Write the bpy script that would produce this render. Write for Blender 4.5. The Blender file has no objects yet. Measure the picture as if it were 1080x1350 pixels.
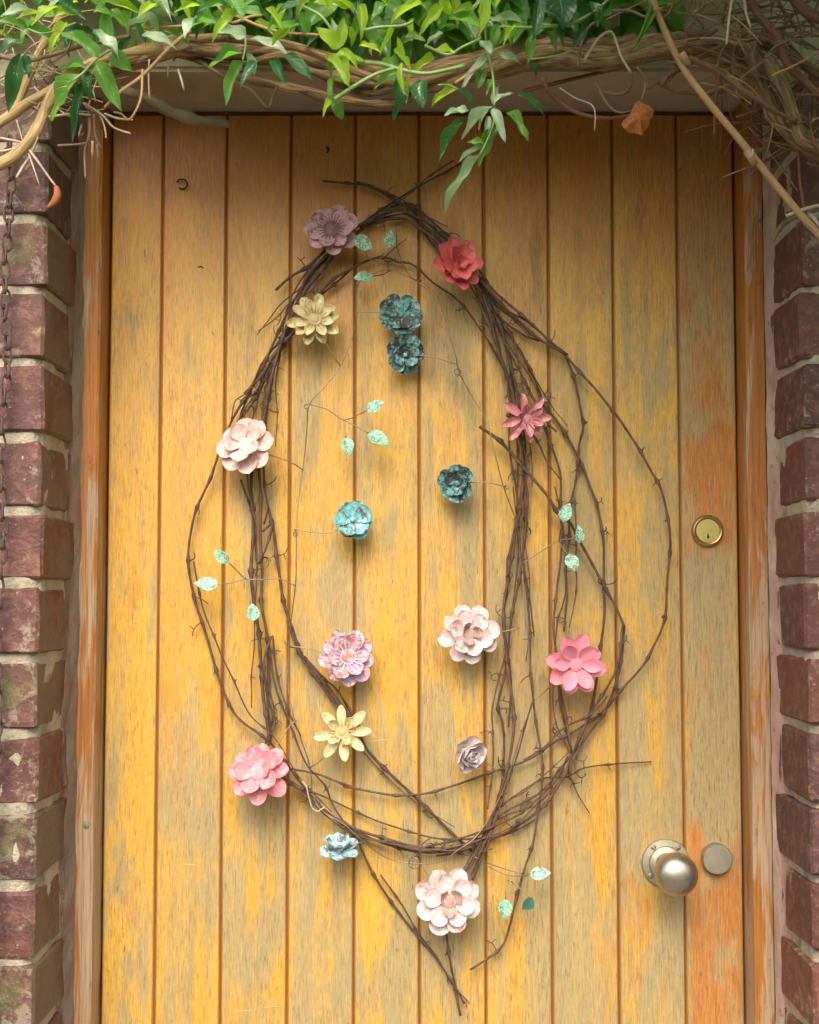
import bpy, bmesh, math, random
from math import sin, cos, pi, radians, sqrt
from mathutils import Vector, Matrix, Euler, noise as mnoise

random.seed(11)
S = bpy.context.scene
COL = S.collection

# ------------------------------------------------------------------ camera, sky, sun, exposure
F_PX, TILT, CAM_D, EYE = 1693.0, radians(3.2), 1.680, 1.40
cam_data = bpy.data.cameras.new('camera')
cam = bpy.data.objects.new('camera', cam_data)
COL.objects.link(cam)
cam.location = (0, -CAM_D, EYE)
cam.rotation_euler = (pi / 2 + TILT, 0, 0)
cam_data.sensor_fit = 'VERTICAL'
cam_data.sensor_height = 36
cam_data.sensor_width = 36
cam_data.lens = F_PX / 1350 * 36
cam_data.clip_start = 0.02
cam_data.clip_end = 500
cam_data.dof.use_dof = True
cam_data.dof.focus_distance = 1.64
cam_data.dof.aperture_fstop = 9.0
S.camera = cam

SUN_EL, SUN_AZ = radians(42), radians(-5)     # azimuth: 0 = straight in front of the door, negative = from the left
world = bpy.data.worlds.new('World')
S.world = world
world.use_nodes = True
wn = world.node_tree
bg = wn.nodes['Background']
sky = wn.nodes.new('ShaderNodeTexSky')
sky.sky_type = 'NISHITA'
sky.sun_disc = False
sky.sun_elevation = SUN_EL
sky.sun_rotation = pi - SUN_AZ
sky.air_density = 1.0
sky.dust_density = 4.0
sky.ozone_density = 0.6
wn.links.new(sky.outputs[0], bg.inputs[0])
bg.inputs[1].default_value = 0.15

sun_data = bpy.data.lights.new('sun', 'SUN')
sun_data.energy = 0.8
sun_data.angle = radians(28)
sun_data.color = (1.0, 0.96, 0.90)
sun = bpy.data.objects.new('sun', sun_data)
COL.objects.link(sun)
sd = Vector((sin(SUN_AZ) * cos(SUN_EL), -cos(SUN_AZ) * cos(SUN_EL), sin(SUN_EL)))   # towards the sun
sun.rotation_euler = sd.to_track_quat('Z', 'Y').to_euler()
sun.location = sd * 10

S.view_settings.view_transform = 'Standard'
S.view_settings.look = 'None'
S.view_settings.gamma = 1
S.view_settings.use_curve_mapping = False
S.view_settings.exposure = 1.25


# ------------------------------------------------------------------ from a pixel of the photograph to a place at a known depth
def P(u, v, y=0.0):
    a, b = (u - 540) / F_PX, (675 - v) / F_PX
    s = (y + CAM_D) / (cos(TILT) - b * sin(TILT))
    return Vector((s * a, y, EYE + s * (sin(TILT) + b * cos(TILT))))


def K(y):                                       # metres per pixel at that depth
    return (y + CAM_D) / cos(TILT) / F_PX


# ------------------------------------------------------------------ node helpers
def mat_new(name):
    m = bpy.data.materials.new(name)
    m.use_nodes = True
    t = m.node_tree
    return m, t, t.nodes['Principled BSDF']


def nd(t, typ, inp=None, **attrs):
    n = t.nodes.new('ShaderNode' + typ)
    for k, v in attrs.items():
        setattr(n, k, v)
    for k, v in (inp or {}).items():
        if isinstance(v, bpy.types.NodeSocket):
            t.links.new(v, n.inputs[k])
        else:
            n.inputs[k].default_value = v
    return n


def coords(t, scale=(1, 1, 1), rnd=0.0, loc=(0, 0, 0)):
    tc = nd(t, 'TexCoord')
    src = tc.outputs['Object']
    if rnd:
        oi = nd(t, 'ObjectInfo')
        mu = nd(t, 'Math', {0: oi.outputs['Random'], 1: rnd}, operation='MULTIPLY')
        cb = nd(t, 'CombineXYZ', {0: mu.outputs[0], 1: mu.outputs[0], 2: mu.outputs[0]})
        src = nd(t, 'VectorMath', {0: src, 1: cb.outputs[0]}, operation='ADD').outputs[0]
    return nd(t, 'Mapping', {'Vector': src, 'Scale': scale, 'Location': loc}).outputs[0]


def noise(t, vec, scale, detail=3.0, rough=0.55, dist=0.0):
    return nd(t, 'TexNoise', {'Vector': vec, 'Scale': scale, 'Detail': detail, 'Roughness': rough, 'Distortion': dist}).outputs['Fac']


def ramp(t, fac, stops, interp='LINEAR'):
    n = nd(t, 'ValToRGB', {'Fac': fac})
    n.color_ramp.interpolation = interp
    el = n.color_ramp.elements
    while len(el) < len(stops):
        el.new(0.5)
    for e, (p, c) in zip(el, stops):
        e.position = p
        e.color = (c, c, c, 1) if isinstance(c, (int, float)) else (*c, 1)
    return n.outputs['Color']


def mix(t, fac, a, b, mode='MIX'):
    n = nd(t, 'Mix', data_type='RGBA', blend_type=mode)
    for sock, val in ((n.inputs['Factor'], fac), (n.inputs[6], a), (n.inputs[7], b)):
        if isinstance(val, bpy.types.NodeSocket):
            t.links.new(val, sock)
        elif isinstance(val, (int, float)):
            sock.default_value = val
        else:
            sock.default_value = (*val, 1)
    return n.outputs[2]


def math_(t, op, a, b=0.0, clamp=False):
    n = nd(t, 'Math', {0: a, 1: b}, operation=op, use_clamp=clamp)
    return n.outputs[0]


def bump(t, bs, h, strength=0.3, dist=0.002):
    b = nd(t, 'Bump', {'Height': h, 'Strength': strength, 'Distance': dist})
    t.links.new(b.outputs[0], bs.inputs['Normal'])


def setc(t, bs, col):
    if isinstance(col, bpy.types.NodeSocket):
        t.links.new(col, bs.inputs['Base Color'])
    else:
        bs.inputs['Base Color'].default_value = (*col, 1)


# ------------------------------------------------------------------ materials
def door_wood(name, dark=1.0, groove=False):
    m, t, bs = mat_new(name)
    rnd = 3.0
    cfine = coords(t, (1.0, 1.0, 0.022), rnd)
    cmid = coords(t, (1.0, 1.0, 0.05), rnd)
    cpat = coords(t, (1.0, 1.0, 0.27), rnd)
    world_c = nd(t, 'TexCoord').outputs['Object']
    sx = nd(t, 'SeparateXYZ', {0: world_c})
    X, Z = sx.outputs[0], sx.outputs[2]
    # where the stain has weathered off: flame-like patches, more of them to the right, fewer by the foot
    n1 = noise(t, cpat, 14.0, 6.0, 0.65, 0.8)
    n2 = noise(t, cmid, 60.0, 4.0, 0.6)
    bx = math_(t, 'MULTIPLY', math_(t, 'ADD', X, 0.04), 0.22)
    bz = math_(t, 'MULTIPLY', math_(t, 'SUBTRACT', Z, 1.15), -0.10)
    w = math_(t, 'ADD', math_(t, 'ADD', n1, math_(t, 'MULTIPLY', math_(t, 'SUBTRACT', n2, 0.5), 0.5)), math_(t, 'ADD', bx, bz))
    # the outer board by the lock has lost nearly all of it
    lockx = nd(t, 'MapRange', {'Value': X, 'From Min': 0.355, 'From Max': 0.366}).outputs[0]
    w = math_(t, 'ADD', w, math_(t, 'MULTIPLY', lockx, 0.16))
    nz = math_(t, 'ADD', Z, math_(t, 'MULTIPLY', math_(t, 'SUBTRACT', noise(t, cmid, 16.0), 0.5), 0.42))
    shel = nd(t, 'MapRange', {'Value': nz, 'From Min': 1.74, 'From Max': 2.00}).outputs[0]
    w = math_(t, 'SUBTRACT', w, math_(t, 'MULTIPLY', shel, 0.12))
    wear = ramp(t, w, [(0.385, 0.0), (0.46, 0.3), (0.535, 0.8), (0.68, 1.0)])
    n3 = noise(t, cpat, 5.0, 2.0)
    yellow = mix(t, ramp(t, n3, [(0.35, 0.0), (0.65, 1.0)]), (0.645, 0.360, 0.036), (0.57, 0.305, 0.032))
    grey = mix(t, noise(t, cmid, 26.0, 3.0), (0.30, 0.228, 0.090), (0.40, 0.310, 0.145))
    col = mix(t, wear, yellow, grey)
    # orange-red old varnish left on the outer board by the lock, in patches
    n4 = noise(t, coords(t, (1.0, 1.0, 0.35), 0, (3.1, 0, 0.37)), 11.0, 4.0, 0.6, 0.4)
    zb = nd(t, 'MapRange', {'Value': Z, 'From Min': 1.0, 'From Max': 1.20, 'To Min': 0.13, 'To Max': -0.06}).outputs[0]
    zl = nd(t, 'MapRange', {'Value': math_(t, 'ABSOLUTE', math_(t, 'SUBTRACT', Z, 1.50)), 'From Min': 0.05, 'From Max': 0.12, 'To Min': 0.15, 'To Max': 0.0}).outputs[0]
    n4 = math_(t, 'ADD', n4, math_(t, 'ADD', zb, zl))
    orange = math_(t, 'MULTIPLY', lockx, ramp(t, n4, [(0.47, 0.0), (0.57, 1.0)]))
    fl = ramp(t, noise(t, coords(t, (1.0, 1.0, 0.22), rnd, (1.7, .3, .6)), 24.0, 5.0, 0.65, 0.6), [(0.56, 0.0), (0.68, 0.55)])
    col = mix(t, fl, col, (0.56, 0.215, 0.022))
    col = mix(t, math_(t, 'MULTIPLY', orange, 0.88), col, (0.47, 0.160, 0.016))
    # sheltered varnish under the lintel keeps its redder brown
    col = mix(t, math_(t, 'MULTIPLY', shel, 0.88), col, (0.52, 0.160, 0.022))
    # grain: fine long fibres, open pores as short dark dashes, soft cloudy greying
    g = noise(t, coords(t, (1.0, 1.0, 0.065), rnd), 640.0, 4.0, 0.75)
    col = mix(t, ramp(t, g, [(0.37, 0.8), (0.47, 0.0)]), col, mix(t, 0.55, col, (0.13, 0.08, 0.04)))
    col = mix(t, ramp(t, g, [(0.51, 0.0), (0.64, 0.6)]), col, mix(t, 0.35, col, (0.80, 0.56, 0.22)))
    po = noise(t, coords(t, (1.0, 1.0, 0.12), rnd, (.7, .2, .9)), 520.0, 2.0, 0.6)
    pc_ = math_(t, 'MULTIPLY', ramp(t, po, [(0.585, 0.0), (0.65, 0.8)]), ramp(t, noise(t, cpat, 30.0, 4.0), [(0.36, 0.15), (0.6, 1.0)]))
    col = mix(t, pc_, col, mix(t, 0.6, col, (0.10, 0.065, 0.035)))
    gm = noise(t, cmid, 110.0, 5.0, 0.75)
    col = mix(t, ramp(t, gm, [(0.47, 0.0), (0.66, 0.65)]), col, mix(t, 0.4, col, (0.22, 0.165, 0.10)))
    mot = noise(t, coords(t, (1, 1, 0.7), rnd), 210.0, 4.0, 0.7)
    col = mix(t, ramp(t, mot, [(0.52, 0.0), (0.68, 0.5)]), col, mix(t, 0.4, col, (0.18, 0.12, 0.06)))
    # black mildew specks and short streaks
    sp = noise(t, coords(t, (1, 1, 0.28), rnd), 150.0, 2.0, 0.5)
    spm = math_(t, 'MULTIPLY', ramp(t, sp, [(0.70, 0.0), (0.76, 0.9)]), ramp(t, noise(t, cpat, 22.0), [(0.44, 0.0), (0.64, 1.0)]))
    col = mix(t, spm, col, (0.07, 0.045, 0.025))
    # pale scuffs
    sc = noise(t, coords(t, (0.3, 1, 1.6), rnd), 60.0, 2.0)
    col = mix(t, ramp(t, sc, [(0.77, 0.0), (0.80, 0.35)]), col, (0.62, 0.5, 0.33))
    if groove:
        col = mix(t, 0.6, col, (0.34, 0.14, 0.03))
    setc(t, bs, col)
    r = ramp(t, wear, [(0.0, 0.42), (1.0, 0.72)])
    t.links.new(r, bs.inputs['Roughness'])
    bump(t, bs, math_(t, 'ADD', g, math_(t, 'MULTIPLY', gm, 0.8)), 0.22, 0.0015)
    return m


def frame_wood(name):
    m, t, bs = mat_new(name)
    c = coords(t, (1, 1, 0.12), 2.0)
    Z = nd(t, 'SeparateXYZ', {0: nd(t, 'TexCoord').outputs['Object']}).outputs[2]
    n1 = noise(t, c, 34.0, 5.0, 0.65, 0.6)
    zz = nd(t, 'MapRange', {'Value': Z, 'From Min': 0.8, 'From Max': 1.75, 'To Min': 0.115, 'To Max': -0.06}).outputs[0]
    w = math_(t, 'ADD', n1, zz)
    wear = ramp(t, w, [(0.50, 0.0), (0.55, 0.9)])
    varn = mix(t, noise(t, c, 14.0), (0.50, 0.19, 0.030), (0.36, 0.125, 0.022))
    raw = mix(t, noise(t, c, 120.0), (0.52, 0.39, 0.25), (0.38, 0.25, 0.13))
    col = mix(t, wear, varn, raw)
    g = noise(t, coords(t, (1, 1, 0.025), 2.0), 480.0, 2.0)
    col = mix(t, ramp(t, g, [(0.35, 0.45), (0.55, 0.0)]), col, (0.1, 0.05, 0.025))
    d = noise(t, coords(t, (1, 1, 0.4), 2.0), 70.0, 4.0, 0.7)
    col = mix(t, ramp(t, d, [(0.62, 0.0), (0.72, 0.7)]), col, (0.09, 0.06, 0.035))
    setc(t, bs, col)
    bs.inputs['Roughness'].default_value = 0.55
    bump(t, bs, math_(t, 'ADD', g, math_(t, 'MULTIPLY', wear, -0.8)), 0.4, 0.0015)
    return m


def brick_mat(name):
    m, t, bs = mat_new(name)
    c = coords(t, (1, 1, 1), 7.0)
    oi = nd(t, 'ObjectInfo').outputs['Random']
    base = ramp(t, oi, [(0.0, (0.080, 0.036, 0.026)), (0.35, (0.135, 0.048, 0.030)), (0.7, (0.105, 0.043, 0.031)), (1.0, (0.20, 0.066, 0.038))])
    n1 = noise(t, c, 14.0, 5.0, 0.6)
    base = mix(t, ramp(t, n1, [(0.35, 0.75), (0.62, 0.0)]), base, mix(t, 0.6, base, (0.045, 0.026, 0.032)))
    n2 = noise(t, c, 70.0, 5.0, 0.7)
    base = mix(t, ramp(t, n2, [(0.48, 0.0), (0.72, 0.7)]), base, (0.31, 0.145, 0.100))
    # lime and cement smears, thicker in some places than others
    n3 = noise(t, c, 46.0, 8.0, 0.75, 0.6)
    n4 = noise(t, coords(t, (1, 1, 1)), 4.2, 3.0)
    edge = nd(t, 'Attribute', attribute_name='edge').outputs['Fac']
    sm = math_(t, 'ADD', math_(t, 'ADD', n3, math_(t, 'MULTIPLY', math_(t, 'SUBTRACT', n4, 0.5), 0.30)), math_(t, 'MULTIPLY', math_(t, 'POWER', edge, 4.0), 0.10))
    smear = ramp(t, sm, [(0.650, 0.0), (0.71, 0.75)])
    base = mix(t, smear, base, mix(t, noise(t, c, 20.0), (0.38, 0.31, 0.22), (0.24, 0.175, 0.12)))
    # moss film
    n5 = noise(t, coords(t, (1, 1, 1), 0, (0.3, 0.1, 0.05)), 5.0, 6.0, 0.7)
    Z = nd(t, 'SeparateXYZ', {0: nd(t, 'TexCoord').outputs['Object']}).outputs[2]
    base = mix(t, math_(t, 'MULTIPLY', ramp(t, n5, [(0.61, 0.0), (0.73, 0.7)]), ramp(t, n3, [(0.38, 0.0), (0.6, 1.0)])), base, (0.16, 0.19, 0.055))
    # mud-brown cement film on the sheltered reveal side
    nxs = nd(t, 'SeparateXYZ', {0: nd(t, 'NewGeometry').outputs['Normal']}).outputs[0]
    film = math_(t, 'MULTIPLY', ramp(t, nxs, [(0.6, 0.0), (0.8, 1.0)]), ramp(t, math_(t, 'ADD', n4, math_(t, 'MULTIPLY', n3, .5)), [(0.66, 0.0), (0.82, 0.85)]))
    base = mix(t, film, base, mix(t, n2, (0.20, 0.145, 0.10), (0.11, 0.075, 0.055)))
    # fine pale flecks
    n6 = noise(t, c, 260.0, 2.0)
    base = mix(t, ramp(t, n6, [(0.69, 0.0), (0.74, 0.7)]), base, (0.46, 0.38, 0.3))
    setc(t, bs, base)
    bs.inputs['Roughness'].default_value = 0.62
    h = math_(t, 'ADD', n2, math_(t, 'ADD', math_(t, 'MULTIPLY', n3, 1.2), math_(t, 'MULTIPLY', n6, 0.5)))
    bump(t, bs, h, 0.6, 0.0035)
    return m


def mortar_mat(name, a=(0.52, 0.46, 0.33), b=(0.32, 0.26, 0.18)):
    m, t, bs = mat_new(name)
    c = coords(t, (1, 1, 1))
    n1 = noise(t, c, 45.0, 6.0, 0.7)
    n2 = noise(t, c, 7.0, 4.0, 0.6)
    col = mix(t, n1, a, b)
    col = mix(t, ramp(t, n2, [(0.55, 0.0), (0.72, 0.6)]), col, (0.15, 0.16, 0.06))
    n3 = noise(t, c, 16.0, 4.0)
    col = mix(t, ramp(t, n3, [(0.58, 0.0), (0.72, 0.8)]), col, (0.085, 0.06, 0.045))
    setc(t, bs, col)
    bs.inputs['Roughness'].default_value = 0.9
    bump(t, bs, math_(t, 'ADD', n1, noise(t, c, 240.0, 3.0)), 0.8, 0.004)
    return m


def reveal_render_mat(name, a, b, cc):
    m, t, bs = mat_new(name)
    c = coords(t, (1, 1, 0.3))
    n1 = noise(t, c, 30.0, 6.0, 0.65, 0.5)
    n2 = noise(t, coords(t), 12.0, 5.0, 0.6)
    col = mix(t, ramp(t, n1, [(0.35, 0.0), (0.65, 1.0)]), a, b)
    col = mix(t, ramp(t, n2, [(0.52, 0.0), (0.66, 0.9)]), col, cc)
    f = noise(t, coords(t, (1, 1, 0.5)), 130.0, 4.0, 0.7)
    col = mix(t, ramp(t, f, [(0.6, 0.0), (0.72, 0.7)]), col, (0.07, 0.055, 0.05))
    setc(t, bs, col)
    bs.inputs['Roughness'].default_value = 0.8
    bump(t, bs, math_(t, 'ADD', n1, f), 0.7, 0.004)
    return m


def painted_metal(name, col, rust=(0.16, 0.075, 0.045), lvl=0.66, pale=None, pale_lvl=0.7, rough=0.5, scale=1.0):
    m, t, bs = mat_new(name)
    c = coords(t, (1, 1, 1), 5.0)
    n1 = noise(t, c, 160.0 * scale, 5.0, 0.7)
    n0 = noise(t, c, 55.0 * scale, 3.0, 0.6)
    s = math_(t, 'ADD', math_(t, 'MULTIPLY', n1, 0.6), math_(t, 'MULTIPLY', n0, 0.4))
    base = mix(t, n0, col, tuple(min(0.9, x * 0.82) for x in col))
    if pale:
        n2 = noise(t, c, 120.0 * scale, 6.0, 0.75)
        base = mix(t, ramp(t, n2, [(pale_lvl - 0.04, 0.0), (pale_lvl + 0.05, 0.9)]), base, pale)
    oi = nd(t, 'ObjectInfo').outputs['Random']
    s2 = math_(t, 'ADD', s, math_(t, 'MULTIPLY', math_(t, 'SUBTRACT', oi, 0.5), 0.08))
    rm = ramp(t, s2, [(lvl - 0.03, 0.0), (lvl + 0.03, 0.92)])
    base = mix(t, rm, base, rust)
    setc(t, bs, base)
    bs.inputs['Roughness'].default_value = rough
    bs.inputs['Specular IOR Level'].default_value = 0.3
    bump(t, bs, math_(t, 'ADD', n1, math_(t, 'MULTIPLY', rm, -0.7)), 0.4, 0.0007)
    return m


def simple_noise_mat(name, a, b, scale=30.0, rough=0.7, stretch=(1, 1, 1), bs_strength=0.4, bdist=0.002, metallic=0.0, rnd=4.0, spec=0.5):
    m, t, bs = mat_new(name)
    c = coords(t, stretch, rnd)
    n1 = noise(t, c, scale, 5.0, 0.65)
    setc(t, bs, mix(t, ramp(t, n1, [(0.3, 0.0), (0.7, 1.0)]), a, b))
    bs.inputs['Roughness'].default_value = rough
    bs.inputs['Metallic'].default_value = metallic
    bs.inputs['Specular IOR Level'].default_value = spec
    bump(t, bs, n1, bs_strength, bdist)
    return m


def bark_mat(name, a, b, c3, fibre=1.0):
    """fibrous bark: the tube carries uv (u round the stem, v along it in metres)"""
    m, t, bs = mat_new(name)
    uv = nd(t, 'TexCoord').outputs['UV']
    mp = nd(t, 'Mapping', {'Vector': uv, 'Scale': (7.0, 16.0, 1)}).outputs[0]
    n1 = noise(t, mp, 2.2, 5.0, 0.65, 0.4)
    n2 = noise(t, coords(t, (1, 1, 1), 3.0), 40.0, 4.0)
    col = mix(t, ramp(t, n1, [(0.35, 0.0), (0.6, 1.0)]), a, b)
    col = mix(t, ramp(t, n2, [(0.5, 0.0), (0.7, 0.6)]), col, c3)
    setc(t, bs, col)
    bs.inputs['Roughness'].default_value = 0.8
    bump(t, bs, math_(t, 'ADD', n1, math_(t, 'MULTIPLY', n2, 0.3)), 0.9 * fibre, 0.004)
    return m


def leaf_mat(name, col, col2, trans, rough=0.28, tw=0.4):
    m, t, bs = mat_new(name)
    uv = nd(t, 'TexCoord').outputs['UV']
    sx = nd(t, 'SeparateXYZ', {0: uv})
    au = math_(t, 'ABSOLUTE', sx.outputs[0])
    vein = ramp(t, au, [(0.02, 1.0), (0.09, 0.0)])
    side = math_(t, 'SUBTRACT', math_(t, 'MULTIPLY', sx.outputs[1], 7.0), math_(t, 'MULTIPLY', au, 2.2))
    fr = math_(t, 'FRACT', side)
    sv = ramp(t, fr, [(0.0, 0.5), (0.12, 0.0), (0.9, 0.0), (1.0, 0.5)])
    oi = nd(t, 'ObjectInfo').outputs['Random']
    n = noise(t, coords(t, (1, 1, 1), 4.0), 2.6, 3.0)
    base = mix(t, oi, col, col2)
    base = mix(t, math_(t, 'MULTIPLY', n, 0.5), base, mix(t, 0.5, base, col2))
    base = mix(t, math_(t, 'MULTIPLY', math_(t, 'MAXIMUM', vein, math_(t, 'MULTIPLY', sv, 0.5)), 0.4), base, tuple(min(1, x * 1.5 + 0.03) for x in col))
    setc(t, bs, base)
    bs.inputs['Roughness'].default_value = rough
    bs.inputs['Specular IOR Level'].default_value = 0.45
    bump(t, bs, math_(t, 'ADD', math_(t, 'MULTIPLY', vein, -1.0), math_(t, 'MULTIPLY', sv, -0.6)), 0.35, 0.02)
    tr = nd(t, 'BsdfTranslucent', {'Color': (*trans, 1)})
    ms = nd(t, 'MixShader', {0: tw, 1: bs.outputs[0], 2: tr.outputs[0]})
    t.links.new(ms.outputs[0], t.nodes['Material Output'].inputs[0])
    return m


def tin_leaf_mat(name):
    m, t, bs = mat_new(name)
    uv = nd(t, 'TexCoord').outputs['UV']
    sx = nd(t, 'SeparateXYZ', {0: uv})
    au = math_(t, 'ABSOLUTE', sx.outputs[0])
    side = math_(t, 'SUBTRACT', math_(t, 'MULTIPLY', sx.outputs[1], 6.0), math_(t, 'MULTIPLY', au, 1.6))
    fr = math_(t, 'FRACT', side)
    slit = ramp(t, fr, [(0.52, 0.0), (0.60, 1.0), (0.80, 1.0), (0.88, 0.0)])
    slit = math_(t, 'MULTIPLY', slit, ramp(t, au, [(0.10, 0.0), (0.16, 1.0), (0.72, 1.0), (0.82, 0.0)]))
    n = noise(t, coords(t, (1, 1, 1), 5.0), 7.0, 4.0, 0.7)
    slit = math_(t, 'MULTIPLY', slit, ramp(t, n, [(0.44, 0.0), (0.52, 1.0)]))
    base = mix(t, nd(t, 'ObjectInfo').outputs['Random'], mix(t, n, (0.16, 0.50, 0.33), (0.28, 0.58, 0.42)), mix(t, n, (0.26, 0.60, 0.45), (0.40, 0.66, 0.54)))
    base = mix(t, ramp(t, n, [(0.60, 0.0), (0.66, 0.8)]), base, (0.6, 0.66, 0.55))
    base = mix(t, slit, base, (0.13, 0.085, 0.045))
    n3 = noise(t, coords(t, (1, 1, 1), 5.0), 5.0, 5.0, 0.75)
    base = mix(t, ramp(t, n3, [(0.50, 0.0), (0.58, 0.9)]), base, (0.20, 0.15, 0.08))
    setc(t, bs, base)
    bs.inputs['Roughness'].default_value = 0.5
    bump(t, bs, slit, -0.6, 0.001)
    return m


def metal_mat(name, col, rough, grime=(0.12, 0.1, 0.07), g=0.4):
    m, t, bs = mat_new(name)
    c = coords(t, (1, 1, 1), 2.0)
    n = noise(t, c, 60.0, 5.0, 0.65)
    setc(t, bs, mix(t, ramp(t, n, [(0.5, 0.0), (0.75, g)]), col, grime))
    bs.inputs['Metallic'].default_value = 1.0
    r = ramp(t, n, [(0.3, rough * 0.85), (0.7, min(1, rough * 1.35))])
    t.links.new(r, bs.inputs['Roughness'])
    bump(t, bs, noise(t, c, 400.0, 3.0), 0.08, 0.0005)
    return m


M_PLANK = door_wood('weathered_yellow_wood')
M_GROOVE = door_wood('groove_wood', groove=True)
M_FRAME = frame_wood('varnished_frame_wood')
M_STOP = simple_noise_mat('brown_stop_wood', (0.33, 0.115, 0.018), (0.21, 0.07, 0.016), 60, 0.5, (1, 1, 0.1))
M_DARKWOOD = simple_noise_mat('dark_gap_wood', (0.06, 0.03, 0.012), (0.03, 0.018, 0.01), 60, 0.8)
M_BRICK = brick_mat('old_brick')
M_MORTAR = mortar_mat('lime_mortar')
M_RENDL = reveal_render_mat('grey_render', (0.25, 0.18, 0.115), (0.16, 0.115, 0.075), (0.22, 0.10, 0.06))
M_RENDR = reveal_render_mat('pink_render', (0.46, 0.30, 0.23), (0.36, 0.22, 0.165), (0.50, 0.39, 0.30))
M_LINTEL = simple_noise_mat('beige_render', (0.46, 0.38, 0.27), (0.36, 0.29, 0.20), 18, 0.85, (1, 1, 1), 0.4, 0.004)
M_TWIG = simple_noise_mat('brown_twig_bark', (0.036, 0.019, 0.012), (0.135, 0.076, 0.046), 210, 0.7, (1, 1, 0.5), 0.5, 0.001)
M_TWIG2 = simple_noise_mat('red_brown_twig_bark', (0.050, 0.023, 0.015), (0.17, 0.092, 0.058), 190, 0.7, (1, 1, 0.5), 0.5, 0.001)
M_WIRE = metal_mat('dull_wire', (0.30, 0.24, 0.18), 0.45)
M_STRAW = simple_noise_mat('pale_straw', (0.5, 0.34, 0.16), (0.6, 0.45, 0.25), 90, 0.7)
M_BARK = bark_mat('vine_bark', (0.055, 0.030, 0.015), (0.36, 0.225, 0.105), (0.19, 0.115, 0.055))
M_BARKT = bark_mat('tan_vine_bark', (0.24, 0.15, 0.06), (0.48, 0.34, 0.15), (0.36, 0.24, 0.1), 0.6)
M_CANE = bark_mat('tan_cane_bark', (0.30, 0.17, 0.08), (0.42, 0.26, 0.13), (0.38, 0.2, 0.1), 0.3)
M_REDST = bark_mat('reddish_stem_bark', (0.12, 0.048, 0.024), (0.22, 0.095, 0.046), (0.17, 0.07, 0.034), 0.4)
M_DRY = simple_noise_mat('dry_twig', (0.14, 0.085, 0.042), (0.26, 0.17, 0.09), 70, 0.8)
M_DRYPALE = simple_noise_mat('pale_dry_twig', (0.50, 0.42, 0.31), (0.38, 0.28, 0.18), 70, 0.75)
M_STICK = simple_noise_mat('grey_dead_wood', (0.27, 0.215, 0.13), (0.15, 0.11, 0.065), 45, 0.85, (0.3, 1, 1), 0.7, 0.003)
M_GREENST = simple_noise_mat('green_stem', (0.16, 0.26, 0.07), (0.24, 0.34, 0.12), 50, 0.5)
M_LEAF = {
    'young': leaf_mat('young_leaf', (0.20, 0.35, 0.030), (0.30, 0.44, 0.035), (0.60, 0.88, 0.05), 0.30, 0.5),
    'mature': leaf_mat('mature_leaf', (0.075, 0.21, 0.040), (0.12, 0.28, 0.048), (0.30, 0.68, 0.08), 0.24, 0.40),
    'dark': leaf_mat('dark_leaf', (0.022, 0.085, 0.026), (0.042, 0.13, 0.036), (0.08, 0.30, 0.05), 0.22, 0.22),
    'pale': leaf_mat('sky_glare_leaf', (0.24, 0.37, 0.20), (0.33, 0.44, 0.28), (0.42, 0.62, 0.26), 0.20, 0.25),  # mature leaves with the sky's glare painted in as a lighter colour
}
M_DRYLEAF = leaf_mat('dry_orange_leaf', (0.33, 0.105, 0.026), (0.42, 0.15, 0.04), (0.6, 0.2, 0.04), 0.6, 0.35)
M_TIN = tin_leaf_mat('mint_tin')
M_NICKEL = metal_mat('worn_nickel', (0.52, 0.46, 0.36), 0.36, (0.22, 0.17, 0.11), 0.6)
M_NICKELD = metal_mat('dull_nickel', (0.47, 0.44, 0.33), 0.5, (0.22, 0.19, 0.12), 0.5)
M_BRASS = metal_mat('worn_brass', (0.56, 0.42, 0.20), 0.32, (0.16, 0.1, 0.05), 0.5)
M_BRASSY = metal_mat('yellow_brass', (0.52, 0.44, 0.14), 0.42, (0.2, 0.16, 0.06), 0.4)
M_SCRATCH = simple_noise_mat('bare_scratch', (0.62, 0.5, 0.33), (0.5, 0.38, 0.22), 300, .8)
M_BLACK = simple_noise_mat('black_hole', (0.01, 0.009, 0.008), (0.02, 0.016, 0.01), 40, 0.7)
M_RUSTCH = simple_noise_mat('rusty_iron', (0.115, 0.062, 0.045), (0.065, 0.040, 0.034), 200, 0.75, (1, 1, 1), 0.8, 0.002)
M_GROUND = simple_noise_mat('paving', (0.24, 0.21, 0.17), (0.17, 0.15, 0.12), 5, 0.9, (1, 1, 1), 0.4, 0.01)
M_HEDGE = simple_noise_mat('hedge_leaves', (0.035, 0.075, 0.018), (0.09, 0.14, 0.04), 16, 0.8, (1, 1, 1), 1.0, 0.05)
M_LAWN = simple_noise_mat('lawn', (0.07, 0.12, 0.03), (0.10, 0.15, 0.045), 8, 0.9)


# ------------------------------------------------------------------ object helpers
def link(name, verts, faces, mat, parent=None, smooth=True, uvs=None, mats=None, fm=None):
    me = bpy.data.meshes.new(name)
    me.from_pydata([tuple(v) for v in verts], [], faces)
    for mm in (mats or [mat]):
        me.materials.append(mm)
    if fm:
        me.polygons.foreach_set('material_index', fm)
    me.polygons.foreach_set('use_smooth', [smooth] * len(me.polygons))
    if uvs is not None:
        ul = me.uv_layers.new(name='UVMap')
        for lp in me.loops:
            ul.data[lp.index].uv = uvs[lp.vertex_index]
    me.update()
    return place(name, me, parent)


def place(name, me, parent=None, matrix=None):
    o = bpy.data.objects.new(name, me)
    COL.objects.link(o)
    if parent is not None:
        o.parent = parent
    if matrix is not None:
        o.matrix_basis = matrix
    return o


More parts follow.
